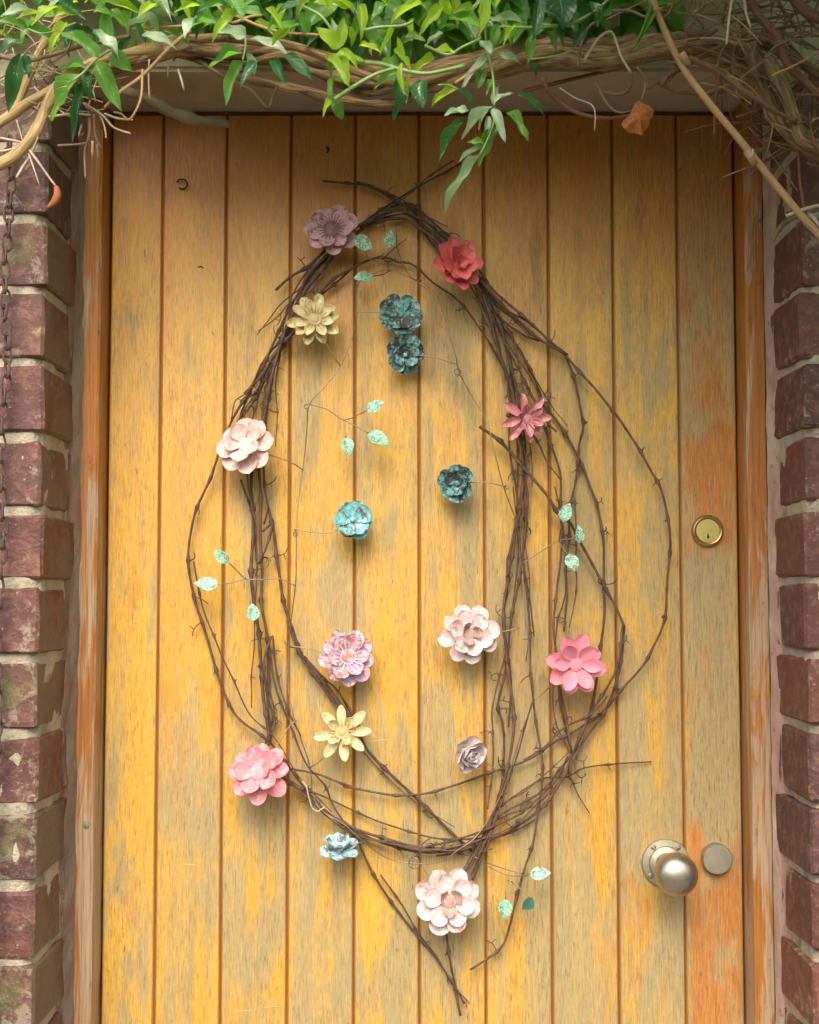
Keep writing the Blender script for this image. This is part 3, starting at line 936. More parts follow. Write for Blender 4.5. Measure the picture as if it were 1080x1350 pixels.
TW = [
    # outer right loop, once round
    ([(470, 240), (495, 248), (530, 268), (570, 300), (620, 340), (655, 385), (690, 415), (722, 445), (745, 465), (783, 510), (815, 550), (832, 577), (855, 615), (872, 648), (880, 684), (884, 725), (880, 765), (874, 820), (858, 860), (843, 883), (815, 915), (790, 945), (755, 967), (720, 985), (690, 1003), (640, 1022), (590, 1037), (545, 1047), (480, 1040), (420, 1022), (385, 1013)], 2.7, (-.03, -.022), .85),
    # outer left loop
    ([(440, 330), (400, 378), (372, 425), (345, 487), (325, 525), (305, 558), (288, 600), (270, 645), (255, 690), (250, 740), (257, 790), (275, 850), (293, 905), (313, 945), (340, 968), (365, 990), (395, 1030), (430, 1068), (470, 1098), (520, 1113), (570, 1118)], 2.7, (-.025, -.02), .9),
    # left bundle
    ([(436, 330), (405, 368), (388, 410), (372, 450), (352, 492), (333, 530), (312, 556)], 3.4, (-.03, -.024), .9),
    ([(432, 325), (408, 348), (385, 364), (363, 382)], 3.2, (-.02, -.022), .9),
    ([(444, 332), (402, 385), (378, 430), (362, 480), (354, 520), (347, 560), (336, 600), (331, 640), (334, 700), (333, 760), (338, 820), (345, 880), (347, 930), (355, 978)], 4.0, (-.034, -.026), .85),
    ([(430, 352), (402, 377), (370, 400), (355, 420), (338, 441)], 1.9, (-.018, -.014), .6),
    ([(392, 420), (368, 470), (353, 512), (344, 560), (341, 620), (343, 690), (347, 750), (347, 800), (353, 860), (351, 910), (357, 975)], 3.4, (-.024, -.018), .8),
    ([(384, 432), (352, 470), (327, 520), (317, 548), (314, 558)], 2.6, (-.016, -.014), .8),
    ([(375, 440), (360, 500), (352, 545), (346, 590), (348, 640), (352, 670), (349, 690)], 2.6, (-.036, -.03), .8),
    ([(350, 480), (340, 515), (325, 530), (322, 552), (328, 560)], 1.8, (-.03, -.028), .8),
    ([(395, 430), (368, 460), (342, 500), (322, 520)], 3.0, (-.04, -.03), .8),
    # second stem inside the left bundle, runs down to the bottom centre
    ([(354, 668), (362, 705), (367, 745), (375, 795), (388, 832), (402, 868), (421, 893), (443, 925), (470, 958), (482, 985), (510, 1015), (540, 1043), (565, 1068), (590, 1092), (622, 1122)], 3.1, (-.022, -.016), .95),
    ([(380, 822), (392, 858), (408, 885), (432, 915), (448, 938)], 2.4, (-.03, -.024), .8),
    ([(402, 868), (428, 892), (445, 910), (458, 935), (475, 960)], 2.2, (-.018, -.016), .7),
    ([(318, 632), (324, 655), (334, 690), (338, 740)], 2.0, (-.012, -.014), .9),
    ([(353, 840), (362, 895), (375, 935), (388, 970), (405, 1008), (425, 1035), (436, 1058), (452, 1082)], 2.0, (-.02, -.02), .8),
    ([(358, 838), (348, 870), (352, 920), (360, 950), (354, 985)], 2.6, (-.03, -.026), .9),
    ([(357, 842), (353, 900), (362, 940), (350, 980)], 1.8, (-.014, -.012), .9),
    ([(345, 700), (360, 690), (352, 720), (342, 745)], 2.4, (-.034, -.03), .8),
    # bottom bundle
    ([(380, 1034), (420, 1046), (455, 1064), (490, 1080), (530, 1092), (570, 1103), (610, 1106), (640, 1104)], 1.8, (-.02, -.018), .9),
    ([(372, 1022), (410, 1053), (445, 1080), (485, 1101), (525, 1111), (565, 1116), (600, 1117), (640, 1108), (680, 1092), (718, 1060), (742, 1025), (756, 990), (778, 945), (800, 910), (817, 868), (822, 826)], 3.0, (-.026, -.03), .8),
    ([(452, 1083), (490, 1104), (530, 1119), (570, 1124), (610, 1114), (640, 1094), (662, 1072), (690, 1058), (715, 1043), (742, 1012), (764, 985)], 2.6, (-.018, -.02), .8),
    ([(440, 1078), (470, 1100), (477, 1118), (492, 1152), (516, 1186), (547, 1232), (577, 1266), (600, 1300), (613, 1322)], 2.5, (-.016, -.012), .85),
    ([(587, 1215), (593, 1262), (600, 1298), (608, 1340)], 2.5, (-.02, -.014), 1.0),
    ([(620, 1279), (645, 1262), (662, 1245), (672, 1222), (680, 1185), (691, 1145), (702, 1108), (712, 1060), (715, 1010), (711, 970), (703, 920), (700, 870), (697, 820), (694, 770), (690, 722), (694, 670), (690, 620)], 2.4, (-.02, -.03), .85),
    ([(622, 1160), (640, 1112), (655, 1062), (671, 1003), (678, 950), (673, 900), (668, 860), (665, 800), (668, 760), (673, 720), (681, 680), (686, 640), (688, 590), (681, 540), (662, 480), (646, 432), (632, 398)], 3.0, (-.024, -.03), .9),
    ([(610, 1150), (640, 1100), (652, 1070), (664, 1020), (664, 960), (658, 930), (664, 890), (672, 840), (680, 790), (690, 735), (694, 690), (690, 640), (691, 600), (674, 520), (657, 450), (640, 402)], 2.6, (-.016, -.024), .9),
    ([(702, 925), (695, 960), (680, 1008), (666, 1052), (645, 1108), (625, 1156)], 1.7, (-.036, -.026), .9),
    ([(596, 1168), (625, 1128), (648, 1090), (672, 1075), (705, 1062), (735, 1035)], 2.2, (-.028, -.024), .8),
    ([(640, 1096), (655, 1070), (688, 1042), (718, 1026), (745, 1024), (770, 1012), (812, 1006), (858, 1003)], 1.8, (-.022, -.012), .8),
    ([(560, 1118), (600, 1108), (650, 1088), (690, 1066), (730, 1030), (748, 995)], 2.2, (-.034, -.03), .8),
    ([(500, 1102), (545, 1118), (590, 1122), (625, 1118)], 2.0, (-.034, -.03), .8),
    ([(575, 1128), (605, 1120), (640, 1108), (676, 1100), (706, 1082)], 2.2, (-.012, -.014), .7),
    ([(638, 1104), (622, 1140), (612, 1150)], 2.6, (-.03, -.03), .8),
    # right-hand diagonals and uprights
    ([(632, 562), (660, 585), (690, 616), (720, 652), (735, 675), (752, 690), (768, 718), (785, 750), (797, 772), (812, 802), (823, 828)], 3.4, (-.04, -.026), .85),
    ([(744, 464), (757, 500), (766, 540), (767, 562), (764, 590), (758, 640), (752, 680), (748, 730), (748, 780), (744, 832)], 2.5, (-.022, -.018), .85),
    ([(690, 500), (706, 530), (720, 565), (735, 608), (740, 640), (741, 690), (738, 740), (732, 790), (730, 830), (734, 870), (739, 920), (746, 960), (755, 998)], 2.5, (-.03, -.022), .9),
    ([(655, 410), (676, 445), (700, 490), (720, 532), (738, 562), (765, 610), (780, 650), (793, 700), (797, 740), (797, 780), (795, 830), (790, 880), (783, 915), (770, 958), (757, 990)], 2.8, (-.018, -.022), .9),
    ([(822, 826), (820, 870), (812, 905), (800, 930), (785, 955), (765, 982), (752, 1005), (752, 1028)], 2.9, (-.02, -.03), .9),
    ([(738, 900), (746, 945), (753, 982), (758, 1002)], 2.9, (-.03, -.03), .8),
    ([(748, 1015), (760, 1045), (776, 1072)], 1.7, (-.03, -.014), .6),
    ([(800, 918), (778, 945), (745, 962), (722, 982), (690, 1002)], 2.2, (-.036, -.03), .8),
    ([(640, 392), (662, 440), (680, 500), (690, 560), (693, 600), (688, 640), (678, 700), (668, 760)], 2.8, (-.03, -.026), .8),
    ([(648, 400), (668, 452), (678, 505), (674, 545), (672, 590), (682, 650), (676, 710), (668, 765), (664, 830), (674, 890), (671, 960)], 2.4, (-.014, -.018), .8),
    ([(695, 560), (712, 580), (722, 610), (740, 632)], 2.0, (-.036, -.03), .8),
    ([(668, 480), (676, 540), (692, 590), (694, 640), (686, 720), (694, 760), (704, 840)], 1.8, (-.04, -.034), .8),
    # top cluster
    ([(425, 237), (468, 241), (500, 252), (522, 266), (547, 281), (580, 305), (612, 335)], 2.3, (-.018, -.02), .9),
    ([(606, 213), (572, 232), (545, 250), (520, 266), (495, 281), (470, 300)], 2.0, (-.012, -.018), 1.2),
    ([(474, 302), (500, 281), (528, 275), (556, 296), (585, 320), (614, 348), (640, 372)], 3.8, (-.034, -.03), .9),
    ([(470, 306), (498, 291), (530, 287), (556, 303), (582, 326), (612, 356)], 3.6, (-.026, -.026), .9),
    ([(466, 300), (495, 288), (522, 278), (545, 282), (575, 302)], 3.0, (-.04, -.036), .8),
    ([(480, 294), (508, 276), (536, 268), (566, 288), (600, 322), (626, 350)], 3.0, (-.016, -.02), .9),
    ([(418, 392), (437, 374), (455, 360), (488, 342), (510, 337), (528, 344), (540, 346)], 3.2, (-.03, -.024), .7),
    ([(425, 388), (444, 372), (462, 356)], 2.6, (-.024, -.024), .9),
    ([(508, 338), (522, 327), (536, 315)], 1.5, (-.024, -.02), .6),
    ([(528, 344), (548, 352), (572, 372), (604, 398), (634, 434), (656, 472), (684, 520), (700, 560)], 2.2, (-.022, -.02), .8),
    ([(545, 282), (560, 308), (580, 335), (606, 368)], 2.4, (-.012, -.012), .8),
    # thick right shoulder
    ([(600, 330), (630, 364), (660, 402), (682, 422), (704, 442), (724, 455), (747, 466)], 3.6, (-.038, -.03), .8),
    ([(608, 345), (640, 385), (662, 420), (690, 440), (712, 450)], 3.2, (-.022, -.02), .7),
    ([(626, 365), (650, 395), (672, 412), (695, 424), (720, 446), (748, 468)], 2.6, (-.014, -.02), .8),
    ([(625, 370), (645, 410), (668, 460), (692, 500), (715, 545), (733, 570)], 2.0, (-.034, -.03), .9),
    ([(636, 388), (648, 430), (660, 470), (676, 520), (684, 560)], 2.6, (-.04, -.036), .8),
]
for i, (px, r, d, tp) in enumerate(TW):
    twig(px, r, d, tp)

# finer companions that cross and leave the main stems
for i, (px, r, d, tp) in enumerate(TW):
    if len(px) < 5 or rt.random() < (.2 if len(px) > 12 else .6):
        continue
    for _ in range(1):
        n = rt.randint(4, max(5, min(len(px), 11)))
        a = rt.randint(0, max(0, len(px) - n))
        ox, am, ph_ = rt.uniform(-13, 13), rt.uniform(4, 11), rt.uniform(0, 6)
        sub = [(u + ox + am * sin(ph_ + k * .9), v + .4 * am * cos(ph_ + k)) for k, (u, v) in enumerate(px[a:a + n])]
        d0 = rt.uniform(-.04, -.012)
        twig(sub, rt.uniform(1.2, 2.0), (d0, d0 + rt.uniform(-.01, .01)), rt.uniform(.5, .9), rt.choice((M_TWIG, M_TWIG2, M_TWIG2)))

# straw tie among the bottom left twigs
tie = Geo()
tie.tube(catmull([P(u, v, -.04) for u, v in [(398, 1030), (404, 1036), (406, 1046), (412, 1066), (418, 1070), (428, 1064)]], 0.004), 0.0009, 6)
tag(tie.obj('straw_tie', M_STRAW), 'pale straw tie curling round the twigs right of the lower left pink flower', 'straw')

# ---- the garland wire
gw = thing('garland_wire', 'thin dull wire of the flower garland looping inside the wreath', 'wire')
WIRES = [
    [(470, 398), (466, 440), (449, 482), (428, 510), (408, 533), (405, 562), (401, 605), (394, 655), (391, 700), (390, 765), (385, 808), (381, 850), (380, 900), (386, 940), (397, 975), (409, 1012), (412, 1045), (424, 1068), (455, 1088), (482, 1112), (512, 1132), (545, 1138), (578, 1137), (602, 1122), (632, 1098), (664, 1040), (688, 965), (703, 922), (699, 870), (691, 790), (688, 742), (681, 690), (664, 642), (652, 596), (642, 556), (622, 522), (605, 490), (600, 466), (586, 424), (571, 388), (541, 364), (525, 330), (522, 296)],
    [(470, 398), (474, 372), (500, 358), (520, 357), (545, 368), (556, 370)],
    [(391, 700), (388, 698), (393, 703), (390, 707)],
    [(603, 484), (608, 490), (603, 497)],
    [(626, 1130), (655, 1142), (690, 1152)],
]
for w in WIRES:
    g = Geo()
    g.tube(catmull([P(u, v, -.032 + .006 * sin(i * 1.3)) for i, (u, v) in enumerate(w)], .004), .00075, 5)
    g.obj('wire', M_WIRE, gw)
for u, v, r in ((546, 1138, 7), (404, 536, 3), (390, 704, 3), (603, 490, 4), (668, 642, 3)):
    g = Geo()
    g.tube(catmull([P(u + r * cos(a), v + r * sin(a), -.036 - .001 * a) for a in [k * .7 for k in range(14)]], .002), .0007, 5)
    g.obj('wire_coil', M_WIRE, gw)


# ================================================================== PAINTED METAL FLOWERS
def petal_geo(L, W, r0, a0, a1, cup, kind='round', th=0.0007, wav=0.0, seed=0):
    """thick sheet petal growing along +X from radius r0, rising by angles a0..a1 (degrees)"""
    rr = random.Random(seed)
    ns, nt = 9, 6
    S_ = [1 - (1 - i / ns) ** 1.35 for i in range(ns + 1)]
    top = []
    x, z = r0, 0.0
    ps = 0.0
    for i, s in enumerate(S_):
        a = radians(a0 + (a1 - a0) * s)
        x += cos(a) * (s - ps) * L
        z += sin(a) * (s - ps) * L
        ps = s
        if kind == 'round':
            f = (0.36 + 0.64 * sin(pi / 2 * min(1, s / .62))) if s < .62 else sqrt(max(0.012, 1 - ((s - .62) / .385) ** 2))
        elif kind == 'oval':
            f = (0.30 + 0.70 * sin(pi / 2 * min(1, s / .5))) if s < .5 else sqrt(max(0.012, 1 - ((s - .5) / .505) ** 2))
        elif kind == 'notch':
            f = (0.40 + 0.60 * sin(pi / 2 * min(1, s / .66))) if s < .66 else sqrt(max(0.10, 1 - ((s - .66) / .36) ** 2))
        else:
            f = (0.42 + 0.58 * sin(pi / 2 * min(1, s / .55))) if s < .55 else sqrt(max(0.012, 1 - ((s - .55) / .455) ** 2)) ** 1.15
        for j in range(nt + 1):
            q = -1 + 2 * j / nt
            w = W / 2 * f
            dz = cup * (q * q) * w
            if wav:
                dz += wav * sin(q * 5 + s * 4 + seed) * s
            nx = -sin(a) * dz
            nz = cos(a) * dz
            dent = -0.07 * L * (1 - abs(q)) if kind == 'notch' and i == ns else 0
            top.append(Vector((x + nx + dent, q * w, z + nz)))
    n1 = nt + 1
    v = top + [p - Vector((0, 0, th)) for p in top]
    N = len(top)
    f = []
    for i in range(ns):
        for j in range(nt):
            q = (i * n1 + j, (i + 1) * n1 + j, (i + 1) * n1 + j + 1, i * n1 + j + 1)
            f.append(q)
            f.append(tuple(k + N for k in q[::-1]))
    ring = [j for j in range(n1)] + [i * n1 + nt for i in range(1, ns + 1)] + [ns * n1 + j for j in range(nt - 1, -1, -1)] + [i * n1 for i in range(ns - 1, 0, -1)]
    for a, b in zip(ring, ring[1:] + ring[:1]):
        f.append((a, b, b + N, a + N))
    return v, f


def mesh_of(name, v, f, mat, smooth=True):
    me = bpy.data.meshes.new(name)
    me.from_pydata([tuple(p) for p in v], [], f)
    me.materials.append(mat)
    me.polygons.foreach_set('use_smooth', [smooth] * len(me.polygons))
    me.set_sharp_from_angle(angle=radians(50))
    me.update()
    return me


def dome_geo(r, h, z0, seg=18, rings=4):
    v, f = [], []
    for i in range(rings):
        a = pi / 2 * i / rings
        for k in range(seg):
            b = 2 * pi * k / seg
            v.append(Vector((r * cos(a) * cos(b), r * cos(a) * sin(b), z0 + h * sin(a))))
    v.append(Vector((0, 0, z0 + h)))
    for i in range(rings - 1):
        for k in range(seg):
            f.append((i * seg + k, i * seg + (k + 1) % seg, (i + 1) * seg + (k + 1) % seg, (i + 1) * seg + k))
    for k in range(seg):
        f.append(((rings - 1) * seg + k, (rings - 1) * seg + (k + 1) % seg, len(v) - 1))
    f.append(tuple(range(seg))[::-1])
    return v, f


def fringe_geo(r, n, ln, ang, z0, th=0.0012):
    """small cut fringe of stamens standing up from a disc, one connected sheet"""
    v, f = [Vector((0, 0, z0))], []
    m = 2 * n
    for k in range(m):
        b = 2 * pi * k / m
        v.append(Vector((r * cos(b), r * sin(b), z0)))
    for k in range(m):
        f.append((0, 1 + k, 1 + (k + 1) % m))
    rr = random.Random(n)
    for k in range(n):
        a, b = 1 + 2 * k, 1 + (2 * k + 1) % m
        va, vb = v[a], v[b]
        mid = ((va + vb) / 2)
        out = Vector((mid.x, mid.y, 0)).normalized()
        l2 = ln * rr.uniform(.8, 1.15)
        e = out * cos(radians(ang)) * l2 + Vector((0, 0, sin(radians(ang)) * l2))
        i0 = len(v)
        sh = (vb - va) * 0.12
        v += [va + e * .55 + Vector((0, 0, .0006)), vb + e * .55 + Vector((0, 0, .0006)), va + e + sh, vb + e - sh]
        f += [(a, i0, i0 + 1, b), (i0, i0 + 2, i0 + 3, i0 + 1)]
    return v, f


GRP = 'painted metal flowers of the garland on the door'


def flower(u, v, depth, label, mat, tiers, centre, tilt=(0, 0), roll=0, mat_c=None, wire=None, group=GRP, jit=6.5):
    depth *= .8
    loc = P(u, v, depth)
    R = Matrix.Rotation(pi / 2, 4, 'X') @ Matrix.Rotation(radians(tilt[1]), 4, 'Y') @ Matrix.Rotation(radians(-tilt[0]), 4, 'X')
    t = thing('metal_flower', label, 'flower', loc, group, R.to_euler())
    rr = random.Random(int(u * 7 + v))
    kk = K(depth)
    for ti, (n, L, W, r0, a0, a1, cup, kind, z) in enumerate(tiers):
        mats_ = mat if not isinstance(mat, (list, tuple)) else mat[ti % len(mat)]
        ms = []
        for q in range(2):
            gv, gf = petal_geo(L * kk, W * kk, r0 * kk, a0, a1, cup, kind, 0.00045, 0.0006, rr.random() * 9)
            ms.append(mesh_of('petal', gv, gf, mats_))
        for k in range(n):
            a = radians(roll + 360 / n * k + (180 / n if ti % 2 else 0) + rr.uniform(-jit, jit))
            M = Matrix.Translation((0, 0, z * kk)) @ Matrix.Rotation(a, 4, 'Z') @ Matrix.Rotation(radians(rr.uniform(-jit, jit) * 1.6), 4, 'Y') @ Matrix.Rotation(radians(rr.uniform(-jit, jit) * 1.5), 4, 'X') @ Matrix.Scale(rr.uniform(.93, 1.05), 4)
            place('petal', rr.choice(ms), t, M)
    mc = mat_c or (mat if not isinstance(mat, (list, tuple)) else mat[-1])
    zc = tiers[-1][8]
    if centre[0] in ('button', 'stamens', 'both'):
        gv, gf = dome_geo(centre[1] * kk, centre[2] * kk, (zc + centre[3]) * kk)
        place('flower_centre', mesh_of('flower_centre', gv, gf, mc), t)
    if centre[0] in ('stamens', 'both'):
        n, r, ln, ang = centre[4]
        gv, gf = fringe_geo(r * kk, n, ln * kk, ang, (zc + centre[3] + .5) * kk)
        place('stamens', mesh_of('stamens', gv, gf, mc, False), t)
    # stub of the disc that carries the petals
    rmax = max(x[3] for x in tiers) + 3
    gv, gf = dome_geo(rmax * kk, 2 * kk, (tiers[0][8] - 1) * kk, 14, 2)
    place('base_disc', mesh_of('base_disc', gv, gf, mc), t)
    if wire:
        g = Geo()
        inv = (Matrix.Translation(loc) @ R).inverted()
        pts = [Vector((0, 0, -.002))] + [inv @ P(a, b, c) for a, b, c in wire]
        g.tube(catmull(pts, .003), .0008, 5)
        g.obj('stem_wire', M_WIRE, t)
    return t


F_MAUVE = painted_metal('mauve_paint', (0.54, 0.32, 0.34), (0.17, 0.09, 0.06), 0.575, (0.56, 0.38, 0.38), .56)
F_CORAL = painted_metal('coral_paint', (0.78, 0.175, 0.175), (0.40, 0.08, 0.05), 0.63, (0.74, 0.26, 0.22), .58)
F_CREAM = painted_metal('cream_paint', (0.66, 0.55, 0.27), (0.34, 0.2, 0.06), 0.60, (0.78, 0.72, 0.52), .56)
F_DTEAL = painted_metal('dark_verdigris', (0.10, 0.31, 0.30), (0.050, 0.033, 0.027), 0.50, (0.36, 0.50, 0.49), .545, .6, 1.5)
F_PINKD = painted_metal('dusty_pink_paint', (0.72, 0.26, 0.29), (0.34, 0.15, 0.1), 0.62, (0.78, 0.52, 0.50), .56)
F_PALE = painted_metal('pale_pink_paint', (0.72, 0.50, 0.45), (0.42, 0.24, 0.16), 0.60, (0.78, 0.64, 0.60), .56)
F_TURQ = painted_metal('turquoise_paint', (0.14, 0.50, 0.53), (0.13, 0.08, 0.07), 0.535, (0.50, 0.58, 0.58), .54, .5, 1.5)
F_WHPINK = painted_metal('white_pink_paint', (0.74, 0.56, 0.53), (0.42, 0.24, 0.14), 0.60, (0.82, 0.75, 0.72), .55)
F_PINK = painted_metal('bright_pink_paint', (0.86, 0.30, 0.37), (0.66, 0.26, 0.25), 0.64, (0.84, 0.40, 0.44), .60)
F_PINK2 = painted_metal('pink_paint', (0.80, 0.28, 0.31), (0.45, 0.18, 0.15), 0.63, (0.82, 0.56, 0.55), .57)
F_LILAC = painted_metal('lilac_paint', (0.56, 0.37, 0.46), (0.40, 0.15, 0.09), 0.545, (0.76, 0.64, 0.68), .54)
F_ROSE = painted_metal('grey_mauve_paint', (0.66, 0.54, 0.52), (0.30, 0.19, 0.14), 0.60, (0.70, 0.63, 0.62), .54)
F_SKYBL = painted_metal('pale_blue_paint', (0.36, 0.58, 0.63), (0.13, 0.10, 0.09), 0.535, (0.64, 0.74, 0.76), .54)
F_TAN = painted_metal('tan_pink_paint', (0.50, 0.34, 0.28), (0.3, 0.16, 0.1), 0.56, (0.62, 0.45, 0.40), .55)
F_CDARK = painted_metal('mauve_centre_paint', (0.24, 0.13, 0.145), (0.1, 0.05, 0.04), 0.57)
F_CCREAM = painted_metal('ochre_centre_paint', (0.46, 0.36, 0.15), (0.24, 0.14, 0.05), 0.6)

# tiers: n, length, width, inner radius, a0, a1, cup, kind, z   (pixels; z towards the viewer)
flower(438, 304, -.060, 'dusty mauve flower with dark fringed centre at the top left of the wreath', F_MAUVE,
       [(7, 29, 24, 9, 2, 8, .25, 'round', 0), (7, 23, 21, 9, 8, 22, .3, 'round', 5)], ('both', 10, 2, 4, (22, 11, 9, 24)), (10, -4), 20, F_CDARK)
flower(601, 351, -.066, 'coral red flower with many rounded petals on the upper right shoulder of the wreath', F_CORAL,
       [(8, 31, 25, 8, 5, 22, .35, 'oval', 0), (7, 24, 22, 6, 26, 48, .4, 'oval', 6), (4, 14, 14, 3, 50, 75, .5, 'oval', 9)], ('none',), (8, 24), 10)
flower(414, 423, -.056, 'cream daisy on the upper left twigs, just under the mauve flower', F_CREAM,
       [(10, 27, 15, 9, 4, 12, .55, 'narrow', 0), (8, 22, 14, 8, 18, 30, .6, 'narrow', 5)], ('both', 7, 2, 4, (18, 9, 9, 22)), (10, 8), 5, F_CCREAM, [(440, 470, -.04), (449, 482, -.033)])
flower(528, 416, -.040, 'dark teal blossom with flaking paint, upper of the touching teal pair', F_DTEAL,
       [(5, 25, 31, 6, 4, 14, .3, 'notch', 0), (5, 18, 22, 4, 12, 26, .3, 'notch', 4)], ('button', 4, 2, 2), (6, 4), 54, None, [(500, 412, -.034), (469, 412, -.033)], jit=6)
flower(534, 467, -.042, 'darker worn teal blossom, lower of the touching teal pair', F_DTEAL,
       [(5, 23, 28, 5, 6, 18, .35, 'notch', 0), (4, 16, 19, 3, 16, 32, .35, 'notch', 4)], ('button', 5, 3, 3), (-14, 20), 80, None, [(575, 472, -.034), (600, 480, -.033)], jit=8)
flower(692, 551, -.060, 'dusty pink flower with narrow spiky petals on the right twigs', F_PINKD,
       [(8, 29, 12, 6, 6, 16, .6, 'narrow', 0), (6, 22, 11, 5, 26, 42, .65, 'narrow', 5)], ('both', 6, 2, 4, (12, 7, 10, 40)), (-14, 18), 12)
flower(325, 589, -.062, 'large pale pink flower with broad petals on the left of the wreath', F_PALE,
       [(8, 29, 27, 10, 4, 10, .25, 'round', 0), (5, 24, 25, 8, 18, 40, .35, 'round', 7)], ('button', 10, 2, 1), (16, -12), 8, None, [(380, 608, -.04), (400, 620, -.033)])
flower(604, 637, -.042, 'small blackened teal blossom alone on the right, above the pale pink flower', F_DTEAL,
       [(6, 22, 25, 5, 6, 22, .4, 'notch', 0), (5, 16, 18, 4, 18, 36, .35, 'notch', 4)], ('button', 4, 3, 3), (-10, -18), 30, None, [(640, 636, -.034), (668, 642, -.033)], jit=9)
flower(465, 686, -.042, 'bright turquoise blossom with grey chipped petals left of centre', F_TURQ,
       [(6, 21, 21, 6, 4, 12, .25, 'round', 0), (5, 22, 25, 4, 12, 28, .35, 'notch', 4)], ('button', 4, 3, 3), (8, 6), 62, None, [(435, 702, -.034), (391, 699, -.033)], jit=5)
flower(617, 836, -.054, 'blush white layered flower with a tan tipped centre, right of the lilac flower', [F_WHPINK, F_WHPINK, F_TAN],
       [(8, 29, 24, 12, 2, 8, .3, 'round', 0), (6, 25, 24, 8, 14, 30, .35, 'round', 6), (3, 19, 17, 5, 46, 66, .4, 'oval', 8)], ('button', 8, 1.5, 2), (6, 10), 14, None, [(660, 833, -.034), (685, 828, -.032)])
flower(458, 867, -.054, 'lilac flower with rust speckles and a fringed centre, above the lower cream daisy', F_LILAC,
       [(9, 26, 22, 11, 4, 10, .3, 'round', 0), (6, 24, 23, 8, 18, 36, .35, 'round', 5)], ('both', 9, 2, 4, (18, 10, 10, 30)), (10, 8), 30, None, [(405, 855, -.034), (383, 852, -.033)])
flower(758, 875, -.064, 'bright pink flower with two tiers of petals on the right of the wreath', F_PINK,
       [(8, 30, 22, 10, 2, 10, .25, 'oval', 0), (6, 28, 20, 8, 16, 32, .3, 'oval', 7)], ('button', 9, 1.5, 1), (-8, 8), 30, None, [(715, 915, -.034), (704, 922, -.033)])
flower(452, 966, -.050, 'cream daisy of long separate petals on the lower left, beside the bright twig', F_CREAM,
       [(8, 30, 13, 8, 4, 10, .55, 'narrow', 0), (4, 20, 13, 7, 34, 44, .5, 'narrow', 4)], ('both', 6, 2, 4, (16, 9, 9, 24)), (14, -4), 3, F_CCREAM, [(425, 1000, -.036), (409, 1012, -.033)])
flower(615, 992, -.048, 'greyish mauve rose of overlapping petals turned to one side', F_ROSE,
       [(6, 22, 26, 7, 24, 40, .4, 'round', 0), (5, 20, 24, 5, 46, 62, .45, 'round', 3), (4, 17, 20, 3, 64, 80, .5, 'round', 5), (3, 12, 14, 1, 72, 88, .5, 'round', 7)], ('none',), (-10, 34), 20, None, [(645, 1008, -.034), (668, 1030, -.033)])
flower(342, 1020, -.066, 'large rose pink flower at the lower left where the stems cross', F_PINK2,
       [(8, 31, 25, 11, 0, 8, .3, 'oval', 0), (5, 28, 26, 8, 16, 34, .35, 'round', 7), (1, 20, 20, 4, 50, 60, .3, 'round', 8)], ('button', 11, 1.5, 2), (22, -6), 4, None, [(380, 960, -.036), (392, 950, -.033)])
flower(448, 1122, -.045, 'pale blue chipped flower seen from the side below the wreath', F_SKYBL,
       [(6, 24, 22, 4, 10, 24, .35, 'round', 0), (4, 19, 19, 3, 36, 54, .4, 'round', 3)], ('button', 4, 3, 3), (62, 6), 20, None, [(470, 1112, -.036), (482, 1112, -.033)])
flower(591, 1186, -.058, 'largest white pink flower hanging at the bottom of the wreath', [F_WHPINK, F_WHPINK, F_TAN],
       [(8, 32, 27, 13, 2, 8, .3, 'round', 0), (6, 28, 25, 9, 14, 28, .35, 'round', 7), (3, 19, 18, 6, 44, 62, .4, 'oval', 9)], ('button', 10, 1.5, 2), (4, 8), 22, None, [(562, 1150, -.036), (556, 1139, -.033)])


# ---- mint tin leaf sprigs
M_TIND = painted_metal('deep_green_paint', (0.06, 0.24, 0.17), (0.05, 0.06, 0.04), 0.53, (0.10, 0.34, 0.25), .55)


def tin_leaf_mesh(seed, mat=M_TIN):
    rr = random.Random(seed)
    n, nt = 12, 6
    top, uv = [], []
    for i in range(n + 1):
        s = i / n
        w = 0.33 * (sin(pi * min(1, s * 0.98 + .02) ** 0.78)) ** 0.9
        w *= 1 + (0.10 if i % 2 else -0.05)
        for j in range(nt + 1):
            q = -1 + 2 * j / nt
            z = 0.16 * abs(q) * w - 0.25 * (s - .45) ** 2 + 0.02 * sin(s * 9 + seed)
            top.append(Vector((s, q * w, z)))
            uv.append((q, s))
    n1 = nt + 1
    N = len(top)
    v = top + [p - Vector((0, 0, .025)) for p in top]
    f = []
    for i in range(n):
        for j in range(nt):
            q = (i * n1 + j, (i + 1) * n1 + j, (i + 1) * n1 + j + 1, i * n1 + j + 1)
            f += [q, tuple(k + N for k in q[::-1])]
    ring = [j for j in range(n1)] + [i * n1 + nt for i in range(1, n + 1)] + [n * n1 + j for j in range(nt - 1, -1, -1)] + [i * n1 for i in range(n - 1, 0, -1)]
    for a, b in zip(ring, ring[1:] + ring[:1]):
        f.append((a, b, b + N, a + N))
    me = mesh_of('tin_leaf', v, f, mat)
    ul = me.uv_layers.new(name='UVMap')
    uu = uv + uv
    for lp in me.loops:
        ul.data[lp.index].uv = uu[lp.vertex_index]
    return me


TINS = [tin_leaf_mesh(i) for i in range(3)]
TIN_DEEP = tin_leaf_mesh(4, M_TIND)


def axes_matrix(p, xd, nrm, sx, sy, sz):
    x = xd.normalized()
    z = (nrm - x * nrm.dot(x)).normalized()
    y = z.cross(x)
    M = Matrix.Identity(4)
    for i, (ax, s) in enumerate(((x, sx), (y, sy), (z, sz))):
        for r in range(3):
            M[r][i] = ax[r] * s
    M.translation = p
    return M


